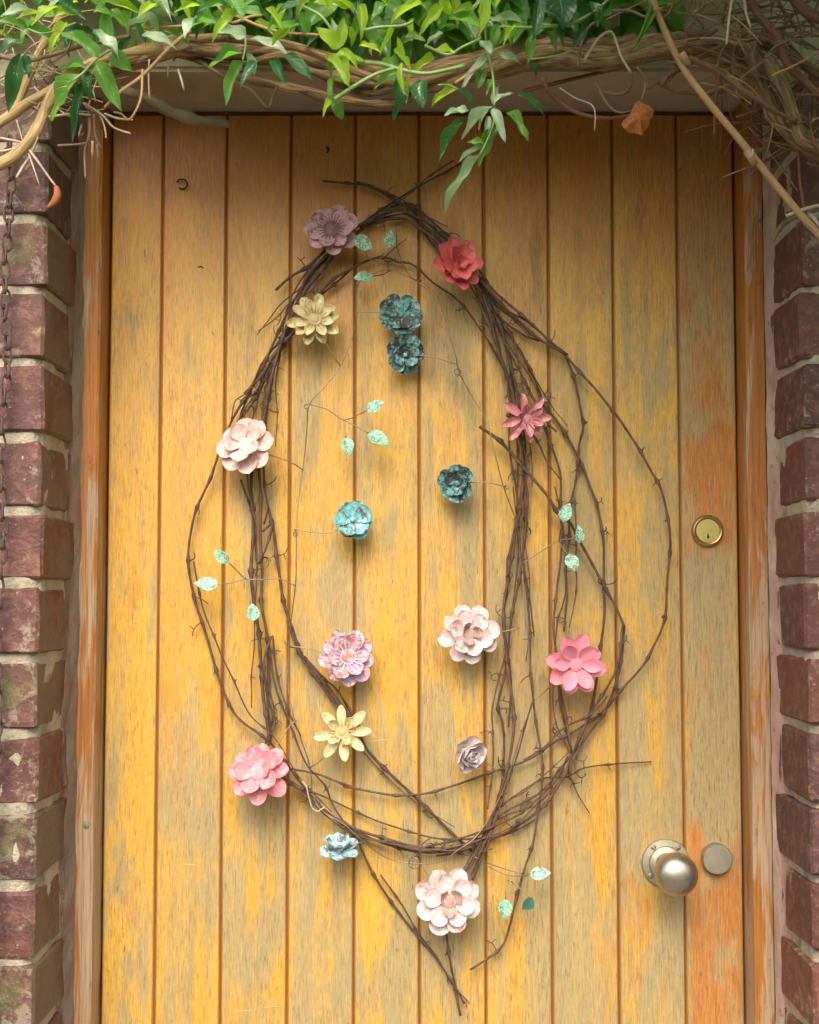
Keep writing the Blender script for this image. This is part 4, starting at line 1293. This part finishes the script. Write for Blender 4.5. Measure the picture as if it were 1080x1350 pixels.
def sprig(label, node, leaves, wires):
    """leaves: (base px, tip px, depth base, depth tip, width factor, lean)"""
    loc = P(*node)
    t = thing('metal_leaf_sprig', label, 'metal leaves', loc, 'mint green metal leaf sprigs on the wreath')
    for i, (b, e, y0, y1, wf, lean, *deep) in enumerate(leaves):
        p, q = P(b[0], b[1], y0) - loc, P(e[0], e[1], y1) - loc
        L = (q - p).length * .92
        wf *= random.uniform(.88, 1.1)
        place('tin_leaf', TIN_DEEP if deep else TINS[i % 3], t, axes_matrix(p, q - p, Vector((lean[0], -1, lean[1])), L, L * wf, L))
    for w in wires:
        g = Geo()
        g.tube(catmull([P(*a) - loc for a in w], .003), .0008, 5)
        g.obj('stem_wire', M_WIRE, t)
    return t


sprig('three mint metal leaves at the top inside the wreath, by the mauve flower', (496, 345, -.04),
      [((468, 312), (493, 332), -.052, -.05, 1.15, (.2, .3)), ((513, 327), (516, 300), -.044, -.05, 1.05, (-.6, .1)), ((491, 364), (464, 366), -.044, -.05, .95, (0, .5))],
      [[(480, 326, -.048), (486, 340, -.042), (496, 345, -.036)], [(513, 327, -.044), (508, 336, -.04), (496, 345, -.036)], [(491, 364, -.044), (505, 362, -.036), (513, 357, -.033)]])
sprig('three speckled mint metal leaves left of centre above the turquoise blossom', (453, 553, -.036),
      [((484, 541), (508, 528), -.044, -.05, 1.0, (0, .4)), ((486, 571), (516, 587), -.044, -.052, .95, (.1, .4)), ((456, 577), (461, 602), -.044, -.05, 1.05, (.2, .2))],
      [[(408, 533, -.033), (432, 540, -.034), (453, 553, -.036), (470, 548, -.04), (484, 541, -.044)], [(453, 553, -.036), (468, 561, -.04), (486, 571, -.044)], [(453, 553, -.036), (454, 565, -.04), (456, 577, -.044)]])
sprig('three mint metal leaves crossing the left stems, right of the outer left twig', (325, 763, -.034),
      [((301, 741), (281, 724), -.046, -.05, 1.05, (-.2, .3)), ((287, 771), (253, 768), -.046, -.05, .95, (0, .5)), ((334, 818), (333, 793), -.05, -.046, 1.1, (.3, .1))],
      [[(301, 741, -.046), (312, 752, -.04), (325, 763, -.036), (345, 764, -.036), (368, 763, -.034), (389, 772, -.032)], [(287, 771, -.046), (305, 768, -.04), (325, 763, -.036)], [(325, 763, -.036), (324, 780, -.04), (330, 795, -.046)]])
sprig('three pale mint metal leaves stacked on the right stems, above the bright pink flower', (737, 713, -.036),
      [((742, 687), (752, 661), -.05, -.052, 1.0, (-.4, .2)), ((765, 716), (763, 690), -.05, -.054, .95, (.4, .1)), ((749, 731), (762, 755), -.05, -.054, 1.15, (0, .3))],
      [[(689, 743, -.033), (712, 728, -.034), (737, 713, -.038), (758, 710, -.046)], [(737, 713, -.038), (742, 722, -.044), (749, 731, -.05)], [(737, 713, -.038), (739, 700, -.044), (742, 687, -.05)]])
sprig('three mint metal leaves right of the bottom white flower, one in deeper green', (690, 1158, -.034),
      [((699, 1153), (729, 1150), -.044, -.05, 1.0, (0, .5)), ((667, 1186), (664, 1215), -.044, -.05, 1.05, (.2, .3)), ((703, 1185), (688, 1201), -.044, -.046, 1.35, (.1, -.5), 1)],
      [[(640, 1140, -.03), (660, 1150, -.033), (678, 1155, -.036), (699, 1153, -.044)], [(671, 1160, -.034), (668, 1172, -.04), (667, 1186, -.044)], [(674, 1162, -.034), (686, 1172, -.04), (699, 1184, -.044)]])

# ================================================================== THE VINE OVER THE DOOR
rv = random.Random(33)
VY = -0.27                                       # where its main stems run, outside the brick face


def leaf_mesh(seed, mat):
    rr = random.Random(seed)
    n, nt = 8, 4
    v, uv, f = [], [], []
    fold, curl, wob = rr.uniform(.25, .6), rr.uniform(.1, .7), rr.uniform(.04, .10)
    for i in range(n + 1):
        s = i / n
        w = 0.5 * (s ** 0.6) * ((1 - s) ** 0.95) * 2.35 if 0 < s < 1 else 0.004
        for j in range(nt + 1):
            q = -1 + 2 * j / nt
            z = fold * abs(q) * w - curl * s * s * 0.5 + wob * sin(s * 10 + seed + (1.3 if q > 0 else 0)) * abs(q)
            y = q * w + 0.05 * sin(s * 3 + seed)
            v.append(Vector((s, y, z))); uv.append((q, s))
    n1 = nt + 1
    for i in range(n):
        for j in range(nt):
            f.append((i * n1 + j, (i + 1) * n1 + j, (i + 1) * n1 + j + 1, i * n1 + j + 1))
    me = bpy.data.meshes.new('leaf')
    me.from_pydata([tuple(p) for p in v], [], f)
    me.materials.append(mat)
    me.polygons.foreach_set('use_smooth', [True] * len(me.polygons))
    ul = me.uv_layers.new(name='UVMap')
    for lp in me.loops:
        ul.data[lp.index].uv = uv[lp.vertex_index]
    return me


LEAVES = {k: [leaf_mesh(i * 3 + j * 17, M_LEAF[k]) for i in range(5)] for j, k in enumerate(M_LEAF)}
vine = thing('climbing_vine', 'leafy climbing vine with twisted woody stems draped over the lintel', 'vine', P(500, 80, VY))
v0 = Vector(vine.location)


def vleaf(b, e, w, kind, y=VY - .05, dy=None, up=None):
    dy = rv.uniform(-.018, .012) if dy is None else dy
    p, q = P(b[0], b[1], y) - v0, P(e[0], e[1], y + dy) - v0
    L = max(0.006, (q - p).length)
    wf = w * K(y) / L / 1.0
    up = rv.uniform(.25, .9) if up is None else up
    nrm = Vector((rv.uniform(-.5, .5), -1, up))
    place('leaf', rv.choice(LEAVES[kind]), vine, axes_matrix(p, q - p, nrm, L, L * max(wf * rv.uniform(.88, 1.12), .17), L))


HL = [
    ((128, 81), (159, 144), 26, 'mature'), ((110, 96), (62, 154), 30, 'mature'), ((117, 94), (119, 132), 17, 'dark'), ((112, 90), (75, 82), 20, 'mature'),
    ((147, 68), (172, 92), 24, 'mature'), ((130, 77), (83, 35), 27, 'mature'), ((145, 63), (137, 6), 24, 'mature'), ((108, 112), (95, 183), 14, 'dark'),
    ((36, 38), (82, 60), 18, 'mature'), ((36, 38), (-4, 24), 16, 'mature'), ((28, 55), (-5, 66), 24, 'dark'), ((26, 70), (12, 146), 25, 'dark'),
    ((32, 72), (38, 104), 14, 'dark'), ((130, 36), (125, 60), 13, 'dark'), ((58, 22), (104, 12), 22, 'young'), ((76, 8), (38, 26), 20, 'young'),
    ((85, 16), (98, -6), 18, 'young'), ((112, -8), (134, 8), 20, 'young'), ((146, 12), (168, 34), 18, 'young'), ((232, 20), (164, 30), 26, 'pale'),
    ((260, 22), (240, 44), 20, 'pale'), ((215, 4), (180, 12), 20, 'young'), ((325, 48), (286, 36), 28, 'pale'), ((331, 53), (384, 64), 22, 'pale'),
    ((319, 70), (270, 80), 16, 'mature'), ((319, 82), (296, 134), 21, 'mature'), ((324, 70), (340, 98), 20, 'pale'), ((341, 80), (314, 107), 18, 'dark'),
    ((363, 79), (375, 112), 17, 'dark'), ((377, 72), (411, 100), 22, 'dark'), ((284, 31), (244, 24), 24, 'mature'), ((300, -4), (322, 24), 26, 'mature'),
    ((352, 40), (392, 28), 20, 'mature'), ((345, 20), (300, 12), 22, 'mature'), ((380, 10), (352, 28), 20, 'young'), ((365, 30), (376, 2), 16, 'young'),
    ((445, 65), (454, 20), 21, 'young'), ((445, 65), (419, 34), 23, 'young'), ((442, 60), (440, 22), 17, 'pale'), ((447, 67), (474, 86), 13, 'young'),
    ((445, 70), (463, 104), 15, 'young'), ((433, 72), (437, 99), 9, 'mature'), ((438, 103), (437, 136), 10, 'mature'), ((440, 106), (463, 108), 14, 'mature'),
    ((440, 130), (452, 158), 19, 'mature'), ((437, 132), (425, 147), 10, 'young'), ((520, 103), (525, 157), 27, 'dark'), ((554, 106), (558, 140), 27, 'dark'),
    ((523, 96), (490, 112), 17, 'mature'), ((604, 118), (565, 131), 19, 'young'), ((573, 77), (543, 91), 17, 'young'), ((600, 70), (576, 61), 21, 'young'),
    ((530, 80), (526, 48), 13, 'young'), ((530, 82), (530, 122), 11, 'young'), ((540, 99), (534, 136), 9, 'young'), ((520, 37), (500, 67), 9, 'young'),
    ((494, 52), (486, 73), 9, 'young'), ((583, 10), (553, 39), 19, 'young'), ((556, 5), (513, 18), 17, 'young'), ((545, 24), (542, 50), 11, 'young'),
    ((513, 5), (488, 23), 21, 'mature'), ((624, 10), (598, 12), 15, 'young'), ((605, 118), (630, 136), 23, 'dark'), ((617, 147), (587, 147), 15, 'pale'),
    ((612, 158), (575, 209), 14, 'dark'), ((649, 140), (607, 182), 15, 'pale'), ((649, 142), (668, 184), 17, 'pale'), ((646, 142), (629, 163), 7, 'pale'),
    ((649, 138), (658, 108), 10, 'pale'), ((651, 135), (675, 118), 10, 'pale'), ((662, 165), (628, 217), 23, 'mature'), ((669, 147), (698, 181), 18, 'mature'),
    ((684, 124), (723, 146), 19, 'dark'), ((638, 189), (616, 186), 11, 'mature'), ((638, 193), (601, 209), 10, 'pale'), ((632, 206), (581, 275), 12, 'pale'),
    ((644, 153), (640, 182), 11, 'pale'), ((649, 73), (688, 80), 15, 'pale'), ((644, 73), (607, 109), 13, 'pale'), ((647, 71), (632, 52), 15, 'pale'),
    ((643, 78), (632, 96), 8, 'pale'), ((636, 92), (631, 114), 17, 'mature'), ((653, 107), (637, 122), 15, 'mature'), ((705, 60), (694, 86), 13, 'mature'),
    ((700, 85), (712, 102), 22, 'dark'), ((808, 14), (786, 28), 15, 'mature'), ((864, 2), (841, 58), 11, 'mature'), ((866, 7), (894, 1), 9, 'mature'),
    ((729, 39), (732, 61), 15, 'mature'), ((772, 36), (757, 61), 17, 'dark'), ((737, -14), (741, 30), 48, 'dark'), ((712, -6), (706, 46), 22, 'dark'),
    ((775, 2), (792, 32), 24, 'dark'), ((703, 46), (697, 82), 16, 'mature'), ((690, 30), (640, 20), 20, 'pale'), ((668, 40), (652, 62), 14, 'mature'),
]
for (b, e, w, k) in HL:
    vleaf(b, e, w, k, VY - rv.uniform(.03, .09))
# infill of the mass, thinner and darker to the right
n_fill = 0
while n_fill < 207:
    u = rv.uniform(-30, 800)
    lim = 58 + 22 * sin(u / 60.0) if u < 720 else 38
    if u < 170:
        lim = 44
    v = rv.uniform(-70, lim)
    if rv.random() < (0.55 if u > 690 else 0.0):
        continue
    a = rv.uniform(0, 2 * pi)
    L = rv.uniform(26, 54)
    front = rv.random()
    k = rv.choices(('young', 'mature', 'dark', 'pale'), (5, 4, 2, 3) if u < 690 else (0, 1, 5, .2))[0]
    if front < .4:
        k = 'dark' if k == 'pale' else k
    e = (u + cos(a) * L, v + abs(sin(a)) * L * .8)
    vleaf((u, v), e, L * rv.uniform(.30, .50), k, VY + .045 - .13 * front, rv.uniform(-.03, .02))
    n_fill += 1


def vstem(px, r, mat, parent, name='stem', y=VY, dy=0.0, taper=.8, lump=0.15, sides=8, org=None, ygiven=None):
    org = org if org is not None else Vector(parent.location)
    n = len(px)
    ph = rv.uniform(0, 6)
    pts = [P(u, v, (ygiven[i] if ygiven else y + dy * i / max(1, n - 1) + 0.004 * sin(ph + i * 1.9))) - org for i, (u, v) in enumerate(px)]
    path = catmull(pts, max(0.004, r * K(y) * .8))
    r0 = r * K(y)

    def rad(q):
        return r0 * (1 - (1 - taper) * q) * (1 + lump * mnoise.noise(Vector((q * len(path) * .22, ph, 3.0))))
    flat = (lambda q, a: 1 + lump * .9 * mnoise.noise(Vector((q * len(path) * .15, cos(a) * 1.3 + ph, sin(a) * 1.3)))) if lump > .05 else None
    g = Geo()
    g.tube(path, rad, sides, flat)
    return g.obj(name, mat, parent)


# twisted trunk: three or four strands round each other along the lintel
main = [(150, 84), (195, 72), (240, 62), (300, 72), (370, 72), (430, 92), (500, 108), (570, 100), (640, 84), (720, 66), (800, 72), (870, 62), (940, 66), (985, 92), (1022, 130), (1062, 176), (1100, 205)]
mp_ = catmull([Vector((u, v, 0)) for u, v in main], 14)
for k, (ra, ro) in enumerate(((10, 12), (9, 11), (7, 13), (8, 10), (5, 15))):
    px, ys = [], []
    for i, p in enumerate(mp_):
        a = i * 0.16 + k * 2 * pi / 5 + .5 * sin(i * .21 + k)
        thick = 0.62 if p.x < 230 else (1.0 if p.x < 640 else 1.12)
        px.append((p.x, p.y + ro * thick * cos(a)))
        ys.append(VY + .030 - .0125 * sin(a))
    vstem(px, ra * (1.0 if k else 1.15), M_BARK, vine, 'trunk', VY, ygiven=ys, lump=.4, taper=1.05, sides=12)
vstem([(250, 50), (320, 52), (380, 60), (420, 72), (470, 95), (520, 112)], 6, M_BARK, vine, 'trunk', VY - .02, lump=.3, sides=10)
vstem([(300, 95), (345, 108), (400, 120), (460, 134), (520, 136), (560, 120)], 7, M_BARK, vine, 'trunk', VY + .03, lump=.4, sides=10)
vstem([(262, 80), (300, 104), (330, 118), (352, 142), (360, 128), (366, 112)], 2.6, M_BARK, vine, 'stem', VY + .02)
# left woody stems
vstem([(-12, 222), (24, 202), (46, 176), (62, 140), (84, 108), (118, 84), (165, 70), (215, 62)], 8, M_BARKT, vine, 'trunk', VY - .02, lump=.38, sides=10, taper=.9)
vstem([(-12, 168), (30, 142), (66, 118), (104, 92), (150, 70)], 7, M_BARKT, vine, 'trunk', VY, lump=.38, sides=10)
vstem([(18, 150), (38, 100), (56, 62), (72, 36), (82, 10)], 6.5, M_BARKT, vine, 'trunk', VY + .02, lump=.35, sides=10)
vstem([(-10, 70), (30, 80), (70, 72), (110, 60), (170, 48)], 3.5, M_DRY, vine, 'stem', VY - .01)
# green shoots
for px, r in (([(400, 8), (424, 22), (440, 45), (446, 66)], 2.2), ([(470, 82), (500, 84), (530, 92), (560, 97), (590, 92), (612, 87)], 3.2), ([(440, 132), (470, 112), (495, 98), (520, 90)], 3.0),
              ([(480, 40), (500, 36), (530, 34), (545, 28)], 2.4), ([(652, -6), (640, 20), (642, 60), (650, 100), (652, 140)], 2.0), ([(652, 140), (650, 165), (640, 190), (628, 212)], 1.5),
              ([(560, 60), (590, 72), (610, 62), (635, 50)], 2.2), ([(700, 78), (720, 76), (740, 72), (752, 67)], 1.4), ([(715, 33), (750, 32), (785, 14), (806, -4)], 2.2), ([(650, 35), (700, 36), (750, 34), (772, 22)], 1.8),
              ([(145, 66), (125, 80), (110, 96), (90, 110)], 2.0), ([(36, 38), (60, 44), (100, 30)], 1.4), ([(324, 50), (324, 60), (320, 80)], 1.6), ([(605, 118), (590, 112), (578, 112)], 1.2)):
    vstem(px, r, M_GREENST, vine, 'green_stem', VY - .055, lump=0.02, sides=6)
# brown runners among the leaves
for px, r in (([(252, 40), (225, 62), (190, 98), (160, 120), (138, 142)], 2.8), ([(175, 38), (210, 36), (250, 34)], 2.2), ([(188, -4), (190, 14), (200, 26)], 2.2), ([(280, -4), (296, 20), (306, 30), (330, 22), (346, 20)], 2.4),
              ([(300, 16), (360, 40), (420, 46)], 2.2), ([(600, 110), (620, 96), (640, 78)], 2.4), ([(188, 92), (186, 128), (176, 152), (168, 158), (160, 150), (150, 148)], 1.8)):
    vstem(px, r, M_CANE, vine, 'stem', VY - .045, lump=0.05, sides=6)
# unseen: the vine goes on over the lintel, with a mass added for shade
g = Geo()
for i in range(6600):
    right = rv.random() < .68
    if right:                                      # added mass on the right, out of view, to shade the door
        x, z = rv.uniform(.10, 1.20), rv.uniform(1.72, 2.72)
        yy = rv.uniform(-.98, FRONT - .02)
        dd = yy + CAM_D
        if z < EYE + dd * .464 + .06 and x < dd * .319 + .07:
            continue
        if z < 2.08 and (x < .30 or yy > -.34 or x < .62 and yy > -.5):
            continue
        if yy > -.34 and z < 2.11 and x > .26 and rv.random() < .7:
            continue
    else:
        x = rv.uniform(-.95, .3)
        z = rv.uniform(2.045 if x > -.25 else 2.09, 2.45)
        yy = FRONT - .01 - .11 * rv.random() * min(1, .45 + (z - 2.07) * 3)
        if x < -.28 and z < 2.16 and rv.random() < .6:
            continue
    L = rv.uniform(.035, .07)
    d = Vector((rv.uniform(-1, 1), rv.uniform(-.6, .3), rv.uniform(-1, .2))).normalized()
    nrm = Vector((rv.uniform(-.6, .6), -1, rv.uniform(.2, 1)))
    MM = axes_matrix(Vector((x, yy, z)) - v0, d, nrm, L, L * .55, L)
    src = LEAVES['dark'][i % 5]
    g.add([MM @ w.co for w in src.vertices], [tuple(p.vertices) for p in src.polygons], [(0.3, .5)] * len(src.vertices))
fo = g.obj('foliage_with_shade_mass', M_LEAF['mature'], vine)
fo['kind'] = 'stuff'

# ---- dead vine in the upper right corner
dv = thing('dead_vine', 'tangle of dry brown vine stems over the upper right bricks', 'vine', P(1030, 120, VY))
vstem([(985, 60), (1005, 105), (1022, 150), (1046, 180), (1072, 196), (1100, 215)], 12, M_BARK, dv, 'trunk', VY - .02, lump=.4, sides=12)
vstem([(1010, 80), (1034, 120), (1050, 160), (1058, 185), (1090, 200)], 10, M_BARK, dv, 'trunk', VY - .04, lump=.4, sides=12)
vstem([(960, 40), (1010, 56), (1050, 80), (1100, 110)], 9, M_BARK, dv, 'trunk', VY - .01, lump=.35, sides=10)
vstem([(1092, 30), (1062, 14), (1040, -10)], 8, M_REDST, dv, 'trunk', VY - .06, lump=.2, sides=10)
vstem([(985, -8), (1000, 20), (1024, 48), (1038, 84), (1064, 110), (1095, 140)], 6, M_REDST, dv, 'stem', VY - .05, lump=.15)
vstem([(908, 76), (940, 92), (985, 122), (1020, 146), (1050, 160)], 4.2, M_REDST, dv, 'stem', VY - .05, lump=.08)
vstem([(872, 112), (886, 96), (916, 78), (950, 62), (985, 44)], 3.6, M_REDST, dv, 'stem', VY - .03, lump=.1)
vstem([(868, 108), (890, 120), (930, 124), (970, 116), (1000, 100)], 2.4, M_REDST, dv, 'stem', VY + .04, lump=.1)
vstem([(715, 103), (722, 118), (740, 136), (765, 150), (800, 156), (830, 152)], 3.6, M_REDST, dv, 'stem', VY + .02, lump=.1, taper=.6)
vstem([(690, 120), (740, 108), (790, 96), (840, 84)], 3, M_REDST, dv, 'stem', VY + .05, lump=.1)
vstem([(762, 88), (766, 60), (776, 36), (792, 26)], 2, M_DRY, dv, 'stem', VY - .03)
vstem([(770, 80), (790, 50), (806, 42), (812, 54), (820, 76), (832, 96)], 2.1, M_DRYPALE, dv, 'stem', VY - .03)
vstem([(795, 122), (820, 124), (832, 112), (832, 98)], 2.6, M_REDST, dv, 'stem', VY - .01)
vstem([(786, 110), (800, 136), (815, 148), (835, 146)], 1.8, M_DRY, dv, 'stem', VY)
vstem([(840, 88), (850, 104), (850, 120), (845, 134)], 1.9, M_DRY, dv, 'stem', VY - .01)
vstem([(738, 116), (760, 130), (780, 138), (785, 152), (784, 172)], 1.2, M_DRYPALE, dv, 'stem', VY)
vstem([(808, 14), (830, 14), (850, 22), (862, 24), (880, 4)], 2.0, M_DRY, dv, 'stem', VY - .06)
vstem([(966, -6), (962, 20), (958, 58)], 1.9, M_DRYPALE, dv, 'stem', VY - .08)
vstem([(981, -6), (984, 18), (990, 36)], 1.9, M_DRYPALE, dv, 'stem', VY - .08)
vstem([(895, 226), (910, 205), (930, 185), (955, 165)], 1.1, M_DRY, dv, 'stem', -.10)
vstem([(950, 92), (952, 140), (950, 196)], 1.3, M_DRY, dv, 'stem', -.13)
vstem([(983, 201), (1010, 196), (1036, 186)], 4.0, M_DRY, dv, 'stem', FRONT - .02)
vstem([(985, 222), (1010, 212), (1040, 196)], 2.6, M_DRY, dv, 'stem', FRONT - .03)
vstem([(1015, 232), (1030, 212), (1042, 198)], 3.2, M_DRY, dv, 'stem', FRONT - .02)
vstem([(1053, 184), (1054, 230), (1058, 262), (1064, 290)], 2.2, M_REDST, dv, 'stem', VY - .02)
vstem([(990, 170), (1020, 208), (1052, 252)], 1.2, M_DRY, dv, 'stem', VY + .02)
vstem([(1018, 318), (1030, 298), (1050, 286), (1078, 276)], 3.4, M_DRY, dv, 'stem', FRONT - .015)
vstem([(1036, 285), (1060, 276), (1092, 268)], 2.8, M_DRYPALE, dv, 'stem', VY - .02)
vstem([(1066, 280), (1080, 296), (1092, 312)], 2.6, M_DRYPALE, dv, 'stem', VY - .02)
rd = random.Random(8)
for i in range(190):                               # thin dry stems woven through the corner
    u = rd.triangular(860, 1100, 1060)
    v = rd.uniform(-20, 60 + max(0, (u - 900)) * .95)
    a = rd.uniform(0, 2 * pi)
    L = rd.uniform(35, 120)
    c = rd.uniform(-.5, .5)
    px = [(u, v)]
    for s in range(3):
        a += c * rd.uniform(.4, 1.3)
        u += cos(a) * L / 3
        v += sin(a) * L / 3 * .8
        px.append((u, v))
    vstem(px, rd.choice((.8, 1.0, 1.2, 1.5, 1.9, 2.6)), rd.choice((M_DRY, M_DRY, M_DRY, M_REDST, M_REDST, M_BARK, M_CANE)), dv, 'stem', VY - rd.uniform(-.06, .07), rd.uniform(-.03, .03), .6, 0.05, 5)

cn = thing('bare_cane', 'long bare tan cane slanting from the vine across the upper right', 'vine stem', P(960, 165, VY - .07))
vstem([(855, -20), (872, 30), (900, 88), (932, 132), (970, 178), (1020, 240), (1060, 288), (1100, 330)], 4.4, M_CANE, cn, 'stem', VY - .07, lump=.05, taper=1.15, sides=10)
for (u, v) in ((903, 78), (990, 208)):
    vstem([(u - 5, v - 8), (u, v), (u + 5, v + 7)], 5.3, M_CANE, cn, 'node', VY - .07, lump=.1, taper=.9, sides=10)
vstem([(990, 208), (993, 200), (992, 196)], 1.4, M_DRYPALE, cn, 'bud', VY - .075)

# ---- dry twigs on the left
dl = thing('dry_twigs', 'sparse pale dry twigs poking out under the vine at the upper left', 'twigs', P(100, 140, VY))
for px, r, m in (([(110, 136), (135, 152), (150, 168), (172, 176)], 1.7, M_DRYPALE), ([(138, 150), (155, 156), (175, 158)], 1.6, M_DRYPALE), ([(112, 140), (130, 150), (138, 168), (140, 182)], 1.4, M_DRYPALE),
                 ([(64, 154), (98, 150), (120, 152)], 1.8, M_DRYPALE), ([(0, 182), (22, 186), (36, 190)], 1.8, M_DRYPALE), ([(0, 200), (18, 196), (32, 188)], 1.8, M_DRYPALE),
                 ([(32, 190), (48, 210), (62, 230), (74, 246)], 1.8, M_DRYPALE), ([(50, 180), (40, 205), (30, 220), (22, 234)], 2.0, M_DRYPALE), ([(34, 192), (44, 220), (52, 244)], 1.2, M_DRYPALE),
                 ([(22, 158), (30, 186)], 1.2, M_DRYPALE), ([(76, 192), (106, 190), (120, 186)], 1.6, M_DRY), ([(108, 165), (104, 180), (110, 176)], 1.6, M_DRY), ([(122, 186), (122, 206)], 1.8, M_DRYPALE),
                 ([(128, 190), (130, 212)], 2.0, M_DRY), ([(124, 150), (126, 180), (134, 196)], 2.0, M_DRY), ([(118, 146), (118, 176), (112, 200), (113, 236)], 2.0, M_DRY), ([(197, 78), (196, 100), (197, 130)], 1.3, M_DRYPALE),
                 ([(235, 92), (240, 108), (243, 120)], 1.8, M_DRYPALE), ([(222, 86), (221, 102)], 1.6, M_DRY)):
    vstem(px, r, m, dl, 'twig', VY - .02, lump=.05, sides=6)
for i in range(95):
    u, v = rd.uniform(-20, 125), rd.uniform(30, 145)
    a, L, c = rd.uniform(0, 2 * pi), rd.uniform(25, 80), rd.uniform(-.4, .4)
    px = [(u, v)]
    for s in range(3):
        a += c
        u += cos(a) * L / 3
        v += sin(a) * L / 3 * .7
        px.append((u, v))
    vstem(px, rd.choice((.7, .9, 1.1, 1.5)), rd.choice((M_DRYPALE, M_DRYPALE, M_DRY, M_CANE)), dl, 'twig', VY + rd.uniform(-.02, .06), rd.uniform(-.02, .02), .6, .05, 5)
g = Geo()
g.tube(catmull([P(u, v, VY - .02) for u, v in [(74, 246), (76, 256), (72, 266), (62, 274)]], .003), lambda q: .0042 * (.5 + sin(pi * min(1, q * .9 + .1))) * .75, 8)
tag(g.obj('withered_bud', simple_noise_mat('orange_husk', (0.36, 0.11, 0.03), (0.22, 0.07, 0.03), 200, .8)), 'withered orange bud at the tip of a pale twig by the left bricks', 'bud')

# dead stick lodged under the lintel
ds = Geo()
pt = catmull([P(u, v, y) for u, v, y in [(160, 118, -.14), (196, 130, -.12), (222, 146, -.11), (258, 158, -.105), (286, 161, -.10), (305, 164, -.10)]], .004)
ds.tube(pt, lambda q: .0066 * (.7 + .45 * sin(pi * q)) * (1 + .18 * sin(q * 23)), 10, lambda q, a: 1 + .25 * mnoise.noise(Vector((q * 9, cos(a), sin(a)))))
tag(ds.obj('dead_stick', M_STICK), 'grey dead stick lodged under the left end of the lintel', 'stick')

# dry orange leaf hanging by the lintel
g = Geo()
pc = P(842, 156, VY - .03)
kk = K(VY)
ring_n = 18
out = [(0, 25), (8, 22), (13, 17), (21, 12), (20, 4), (15, -2), (13, -10), (7, -17), (4, -24), (-4, -19), (-12, -17), (-19, -15), (-22, -8), (-20, -2), (-14, 2), (-9, 10), (-6, 17), (-3, 22)]
vs = [Vector((0, -.008, 0))]
uv = [(0.5, .5)]
for rr_ in (.5, 1.0):
    for i, (a, b) in enumerate(out):
        vs.append(Vector((a * kk * rr_, -.008 + .010 * rr_ + .004 * rr_ * sin(i * 2.1), b * kk * rr_))); uv.append((a / 25 * rr_, .5 + b / 50 * rr_))
fs = [(0, 1 + i, 1 + (i + 1) % ring_n) for i in range(ring_n)] + [(1 + i, 1 + ring_n + i, 1 + ring_n + (i + 1) % ring_n, 1 + (i + 1) % ring_n) for i in range(ring_n)]
o = link('dry_leaf', [pc + p for p in vs], [q[::-1] for q in fs], M_DRYLEAF, None, True, uv)
tag(o, 'dry crumpled orange leaf hanging just below the lintel', 'leaf')

# ---- rusty chain at the left edge
ch = thing('rusty_chain', 'rusty chain hanging down the brick pier at the left edge', 'chain', P(4, 190, FRONT - .02))
lk = Geo()
lpts = [Vector((.0050 * cos(a), 0, .0080 * sin(a) + (.0025 if sin(a) > 0 else -.0025))) for a in [2 * pi * k / 14 for k in range(15)]]
n_, sd_ = 14, 6
for i in range(n_):
    a = 2 * pi * i / n_
    c = lpts[i]
    nr = Vector((cos(a), 0, sin(a)))
    for k in range(sd_):
        b = 2 * pi * k / sd_
        lk.v.append(c + nr * .0017 * cos(b) + Vector((0, .0017 * sin(b), 0))); lk.uv.append((0, 0))
for i in range(n_):
    for k in range(sd_):
        lk.f.append((i * sd_ + k, i * sd_ + (k + 1) % sd_, ((i + 1) % n_) * sd_ + (k + 1) % sd_, ((i + 1) % n_) * sd_ + k))
link_me = mesh_of('link', lk.v, lk.f, M_RUSTCH)
c0 = Vector(ch.location)
zc = c0.z
i = 0
while zc > 0.55:
    u0 = 5 + 3.0 * sin(i * .5) + rd.uniform(-1, 1) - 3.5 * min(1, max(0, (i - 8) / 30))
    p = Vector((P(u0, 675, FRONT - .016).x - c0.x, rd.uniform(-.002, .002), zc - c0.z))
    place('link', link_me, ch, Matrix.Translation(p) @ Matrix.Rotation(radians((35 if i % 2 else -50) + rd.uniform(-12, 12)), 4, 'Z') @ Matrix.Rotation(rd.uniform(-.25, .25), 4, 'Y'))
    zc -= .0165
    i += 1
